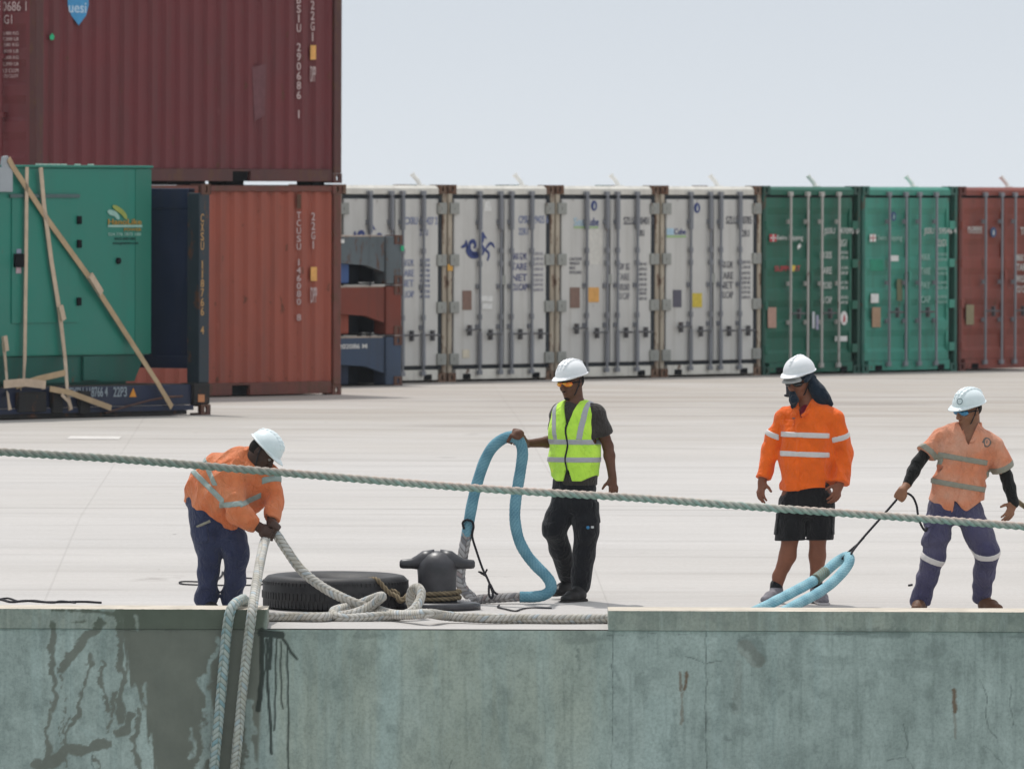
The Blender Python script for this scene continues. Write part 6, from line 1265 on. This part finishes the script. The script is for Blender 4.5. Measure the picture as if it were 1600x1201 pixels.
# trousers with knee bands
PU = cloth('purple_navy_cloth', '474562', '5c586e', .85, .6); F = Field(*bounds([P(1425, 770), P(1570, 770), P(1420, 960), P(1560, 960), ct + Vector((0, .2, -.5)), ct + Vector((0, -.25, -.5))], .05), .0065)
torso(F, [(P(1491, 772), .158, .105), (P(1491, 795), .178, .122)], lat); hR, kR, aR = P(1470, 800, .0), P(1458, 872, -.07), P(1438, 938, .0); hL, kL, aL = P(1513, 800, .0), P(1542, 862, -.07), P(1533, 930, .1)
F.chain([hR, seg(hR, kR, .6), kR, seg(kR, aR, .5), aR], [.105, .096, .083, .072, .074], .03); F.chain([hL, seg(hL, kL, .6), kL, seg(kL, aL, .5), aL], [.107, .102, .086, .074, .070], .03)
F.folds(.013, 17, 15, (.8, .8, 1.1)); F.half(P(1491, 772), (0, 0, 1)); F.half(P(1490, 946, 0), (0, 0, -1)); tr = emit(F, 'trousers', PU, rt)
for k_, a_, s_ in ((kR, aR, -1), (kL, aL, 1)): d = (a_ - k_).normalized(); band(F, 'knee_band', k_ + d * .005, d + Vector((.12 * s_, 0, 0)), .023, REFW, rt, tr, .003, lambda X, Y, Z: (X - k_.x) ** 2 + (Y - k_.y) ** 2 + (Z - k_.z) ** 2 - .03)
badge(p, F, 'cargo_pocket', P(1449, 835, -.05), (-.5, -.85, 0), (.15, 0, 1), .06, .085, PU, tr, .007); badge(p, F, 'pocket_flap', P(1452, 818, -.05), (-.5, -.85, 0), (.15, 0, 1), .064, .025, PU, tr, .011)
BRB = plain('brown_boot_leather', '5e3f2c', .6, .3, bump=.2); gd = lambda P_: Vector((P_.x, P_.y, gz(P_.y)))
h_ = gd(P(1440, 950, .04)); boot(rt, h_, h_ + Vector((-.05, -.24, -.005)), P(1439, 932), BRB, SOLE, 'boot'); h_ = gd(P(1536, 940, .12)); boot(rt, h_, h_ + Vector((.11, -.22, -.005)), P(1534, 925, .1), BRB, SOLE, 'boot')
# the line he pulls
o0 = gc; pts = [at(1316, 873, 82.21), at(1322, 866, 82.19), at(1334, 855, 82.24), at(1340, 850, 82.27), at(1352, 836, 82.3), at(1376, 809, 82.36), at(1397, 785, 82.41), gc, at(1416, 770, 82.42), at(1426, 776, 82.42), at(1432, 789, 82.44), at(1434, 802, 82.42), at(1436, 812, 82.4), at(1441, 823, 82.42), at(1446, 829, 82.44), at(1449, 824, 82.45)]
rope('messenger_line', pts, .0085, 'cord', BLK, 'thin black line from the pale blue eye up to the peach-shirted man\'s hand', 'line', ds=.005, nphi=8)
rope('line_bight', [at(1328, 872, 82.16), at(1331, 863, 82.16), at(1338, 853, 82.24), at(1343, 847, 82.28), at(1350, 839, 82.3)], .008, 'cord', BLK, 'short black loop of line tied round the tip of the pale blue eye', 'line', ds=.005, nphi=8)
# ---------------- the bent man in the orange shirt heaving the white rope
p = Person(82.1, 342, 'man bent forward in an orange shirt and navy trousers, gripping the white plaited rope'); P = p.P; rt = p.root; lat, fwd = p.axes(R(-35))
hd = Head(P(409, 708, -.18), (.66, -.36, -.66), (.62, -.05, .78), 1.0); nb = P(388, 714, -.10)
shR, elR, wrR = P(352, 748, -.19), P(371, 800, -.30), P(406, 824, -.33); shL, elL, wrL = P(417, 738, -.10), P(428, 783, -.16), P(424, 816, -.30)
F = Field(*bounds([P(285, 660), P(445, 660), P(300, 955, .15), P(400, 955, -.5)], .12), .005)
hd.skin(F); hd.neck(F, nb, .062); F.chain([P(322, 790), P(345, 755, -.05), P(375, 728, -.1), nb], [.12, .10, .10, .065], .05)
for a, e, w_ in ((shR, elR, wrR), (shL, elL, wrL)): F.cone(P(378, 728, -.12), a, .07, .055, .04); F.chain([a, e, seg(e, w_, .4), w_], [.052, .045, .045, .032], .02)
F.chain([P(318, 800), P(327, 866, -.05), P(322, 938)], [.09, .06, .045], .03); F.chain([P(354, 805), P(371, 866, -.08), P(364, 938)], [.09, .06, .045], .03)
c1 = at(419, 833, 81.75); fist(F, c1, (.42, .0, .9), (-.35, -.93, .05), 1, 1.02, .036); F.cone(wrR, c1 + Vector((-.02, -.05, .0)), .032, .032, .02)
c2 = at(425, 829, 81.77); fist(F, c2 + Vector((.0, 0, .0)), (-.7, 0, .5), (.3, -.4, .85), -1, 1.0, .036); F.cone(wrL, c2 + Vector((.01, -.02, .045)), .032, .032, .02)
emit(F, 'body', skin_mat('skin_dark', '3b2820', '493228'), rt)
F = Field(hd.c - Vector((.15,) * 3), hd.c + Vector((.15,) * 3), .0045); hd.ell(F, 0, -.020, .012, .0785, .096, .085, 0); hd.ell(F, 0, .12, -.0, .09, .085, .2, .005, 's'); F.half(hd.p(0, 0, -.06), -hd.u); emit(F, 'hair', plain('black_hair', '17120f'), rt)
for q in (-1, 1): MB().lathe([(.0, .0115), (.006, .010), (.0105, .005), (.0115, 0), (.0105, -.005), (.006, -.010), (0, -.0115)], 12, tuple(hd.p(q * .032, .088, .012) - rt.location)).build('eye', plain('eye_white', '8f8a84', .3, .5), rt, True)
hd.helmet(rt, HATB, 3, lift=.002); hd.strap(rt, BLK, 1)
# shirt
OP = cloth('worn_orange_cloth', 'd9774a', 'd99068', .85, .6); ct = P(350, 755, -.05)
F = Field(*bounds([P(280, 690), P(445, 690), P(300, 835), ct + Vector((0, .25, 0)), ct - Vector((0, .45, 0))], .04), .0062)
sp_ = [P(324, 796, .0), P(331, 768, -.02), P(350, 745, -.05), P(374, 729, -.09)]
wd = Vector((.72, -.45, -.42))
F.slab(sp_[0], sp_[1], wd, (.185, .195), (.142, .146), .05); F.slab(sp_[1], sp_[2], wd, (.195, .20), (.146, .142), .05); F.slab(sp_[2], sp_[3], wd, (.20, .19), (.142, .12), .05)
F.cone(sp_[3], nb, .11, .075, .05); F.cone(nb, seg(nb, hd.p(0, -.02, -.06), .45), .075, .068, .03)
F.cone(P(372, 730, -.1), shR, .12, .09, .05); F.cone(P(378, 728, -.1), shL, .12, .08, .05)
F.chain([shR, seg(shR, elR, .5), elR, seg(elR, wrR, .45), seg(elR, wrR, .9)], [.092, .086, .08, .070, .052], .04); F.chain([shL, seg(shL, elL, .5), elL, seg(elL, wrL, .6), seg(elL, wrL, .9)], [.080, .076, .068, .058, .05], .04)
F.cone(P(375, 745, -.1), P(400, 762, -.06), .17, .12, .05); F.cone(P(360, 775, -.08), P(392, 785, -.04), .15, .09, .05); F.chain([P(340, 780, -.10), P(358, 808, -.12), P(365, 826, -.13)], [.13, .07, .02], .05)
F.folds(.018, 52, 16, (1, 1, 1)); F.limit(lambda X, Y, Z: np.where(X < P(372, 800).x, -p.q(P(292, 787), X, Y, Z, (.54, 0, .84)) if True else 0, -1)); F.cone(seg(nb, hd.p(0, -.02, -.06), .55), hd.p(0, -.02, .03), .058, .066, 0, 's')
for e, w_, t_ in ((elR, wrR, .9), (elL, wrL, .9)): d = (w_ - e).normalized(); c_ = seg(e, w_, t_); F.limit(lambda X, Y, Z: np.where((X - c_.x) ** 2 + (Y - c_.y) ** 2 + (Z - c_.z) ** 2 < .012, p.q(c_, X, Y, Z, d), -1))
sh = emit(F, 'shirt', OP, rt)
onT = lambda X, Y, Z: np.maximum(X - P(400, 780).x, .0 - 1)
# band round the body, one over the shoulder and the sleeve bands
band(F, 'reflective_band', P(333, 765), Vector((.62, 0, .66)), .021, REFT, rt, sh, .004, lambda X, Y, Z: np.maximum(X - P(352, 780).x, P(352, 792).z - Z))
band(F, 'reflective_band', P(327, 735), Vector((.86, .0, .42)), .019, REFT, rt, sh, .004, lambda X, Y, Z: np.maximum(np.maximum(X - P(341, 780).x, P(340, 757).z - Z), P(310, 700).x - X))
dR = (elR - shR).normalized(); band(F, 'sleeve_band', P(361, 786), Vector((-.12, 0, 1)), .021, REFT, rt, sh, .004, lambda X, Y, Z: np.maximum(np.abs(X - P(362, 786).x) - .085, Y - (p.Y - .14)))
band(F, 'reflective_band', P(392, 780), Vector((-.42, 0, .9)), .019, REFT, rt, sh, .004, lambda X, Y, Z: np.maximum(np.abs(X - P(393, 780).x) - .075, Y - (p.Y + .1)))
dL = (elL - shL).normalized(); band(F, 'sleeve_band', P(425, 759), dL, .023, REFT, rt, sh, .004, lambda X, Y, Z: P(410, 760).x - X)
badge(p, F, 'shirt_logo', P(391, 766), (.3, -1, 0), (0, 0, 1), .03, .014, plain('dark_ink', '47474d'), sh, .005, 1)
G_ = Field(*bounds([nb, hd.c], .14), .0055); ax_ = (hd.p(0, -.02, -.05) - nb).normalized(); G_.cone(nb - ax_ * .01, nb + ax_ * .045, .080, .077, 0); G_.cone(nb - ax_ * .05, nb + ax_ * .12, .068, .068, .003, 's'); emit(G_, 'collar', OP, rt, sh)
# trousers
NV_ = cloth('navy_work_cloth', '333954', '40465f', .85, .6); F = Field(*bounds([P(285, 770), P(400, 770), P(300, 955), P(395, 955), ct + Vector((0, .25, -.4)), ct + Vector((0, -.3, -.4))], .05), .0065)
F.slab(P(326, 783, .02), P(332, 808, .0), (.85, -.5, -.1), (.175, .18), (.14, .14), .05); hR, kR, aR = P(320, 805, -.02), P(329, 866, -.06), P(322, 936, .0); hL, kL, aL = P(352, 812, -.02), P(370, 866, -.09), P(363, 938, .02)
F.chain([hR, seg(hR, kR, .6), kR, seg(kR, aR, .5), aR], [.125, .108, .083, .076, .084], .04); F.chain([hL, seg(hL, kL, .6), kL, seg(kL, aL, .5), aL], [.118, .105, .09, .076, .078], .04)
F.folds(.015, 61, 15, (.8, .8, 1.1)); F.half(P(330, 952, 0), (0, 0, -1)); tr = emit(F, 'trousers', NV_, rt)
badge(p, F, 'pocket_band', P(319, 818, -.1), (-.1, -1, 0), (-.45, 0, 1), .058, .011, REFD, tr, .004); badge(p, F, 'cargo_pocket', P(316, 835, -.1), (-.3, -1, 0), (-.2, 0, 1), .06, .06, NV_, tr, .007)
gd = lambda P_: Vector((P_.x, P_.y, gz(P_.y)))
for u_, du in ((322, .08), (364, .10)): h_ = gd(P(u_, 950, .03)); boot(rt, h_, h_ + Vector((du, -.24, -.006)), h_ + Vector((0, .0, .13)), BOOTB, SOLE, 'boot')

# ------------------------------------------------------------------ thin haze over the harbour yard
hm_ = bpy.data.materials.new('haze'); hm_.use_nodes = True; ht = hm_.node_tree; ht.nodes.remove(ht.nodes['Principled BSDF']); pv = ht.nodes.new('ShaderNodeVolumePrincipled'); pv.inputs['Density'].default_value = .00012; pv.inputs['Color'].default_value = (.93, .95, .97, 1); ht.links.new(pv.outputs[0], ht.nodes['Material Output'].inputs['Volume'])
hz_ = MB().box(-60, 60, -6, 260, -4.0, 7.5).build('haze', hm_); tag(hz_, kind='stuff')
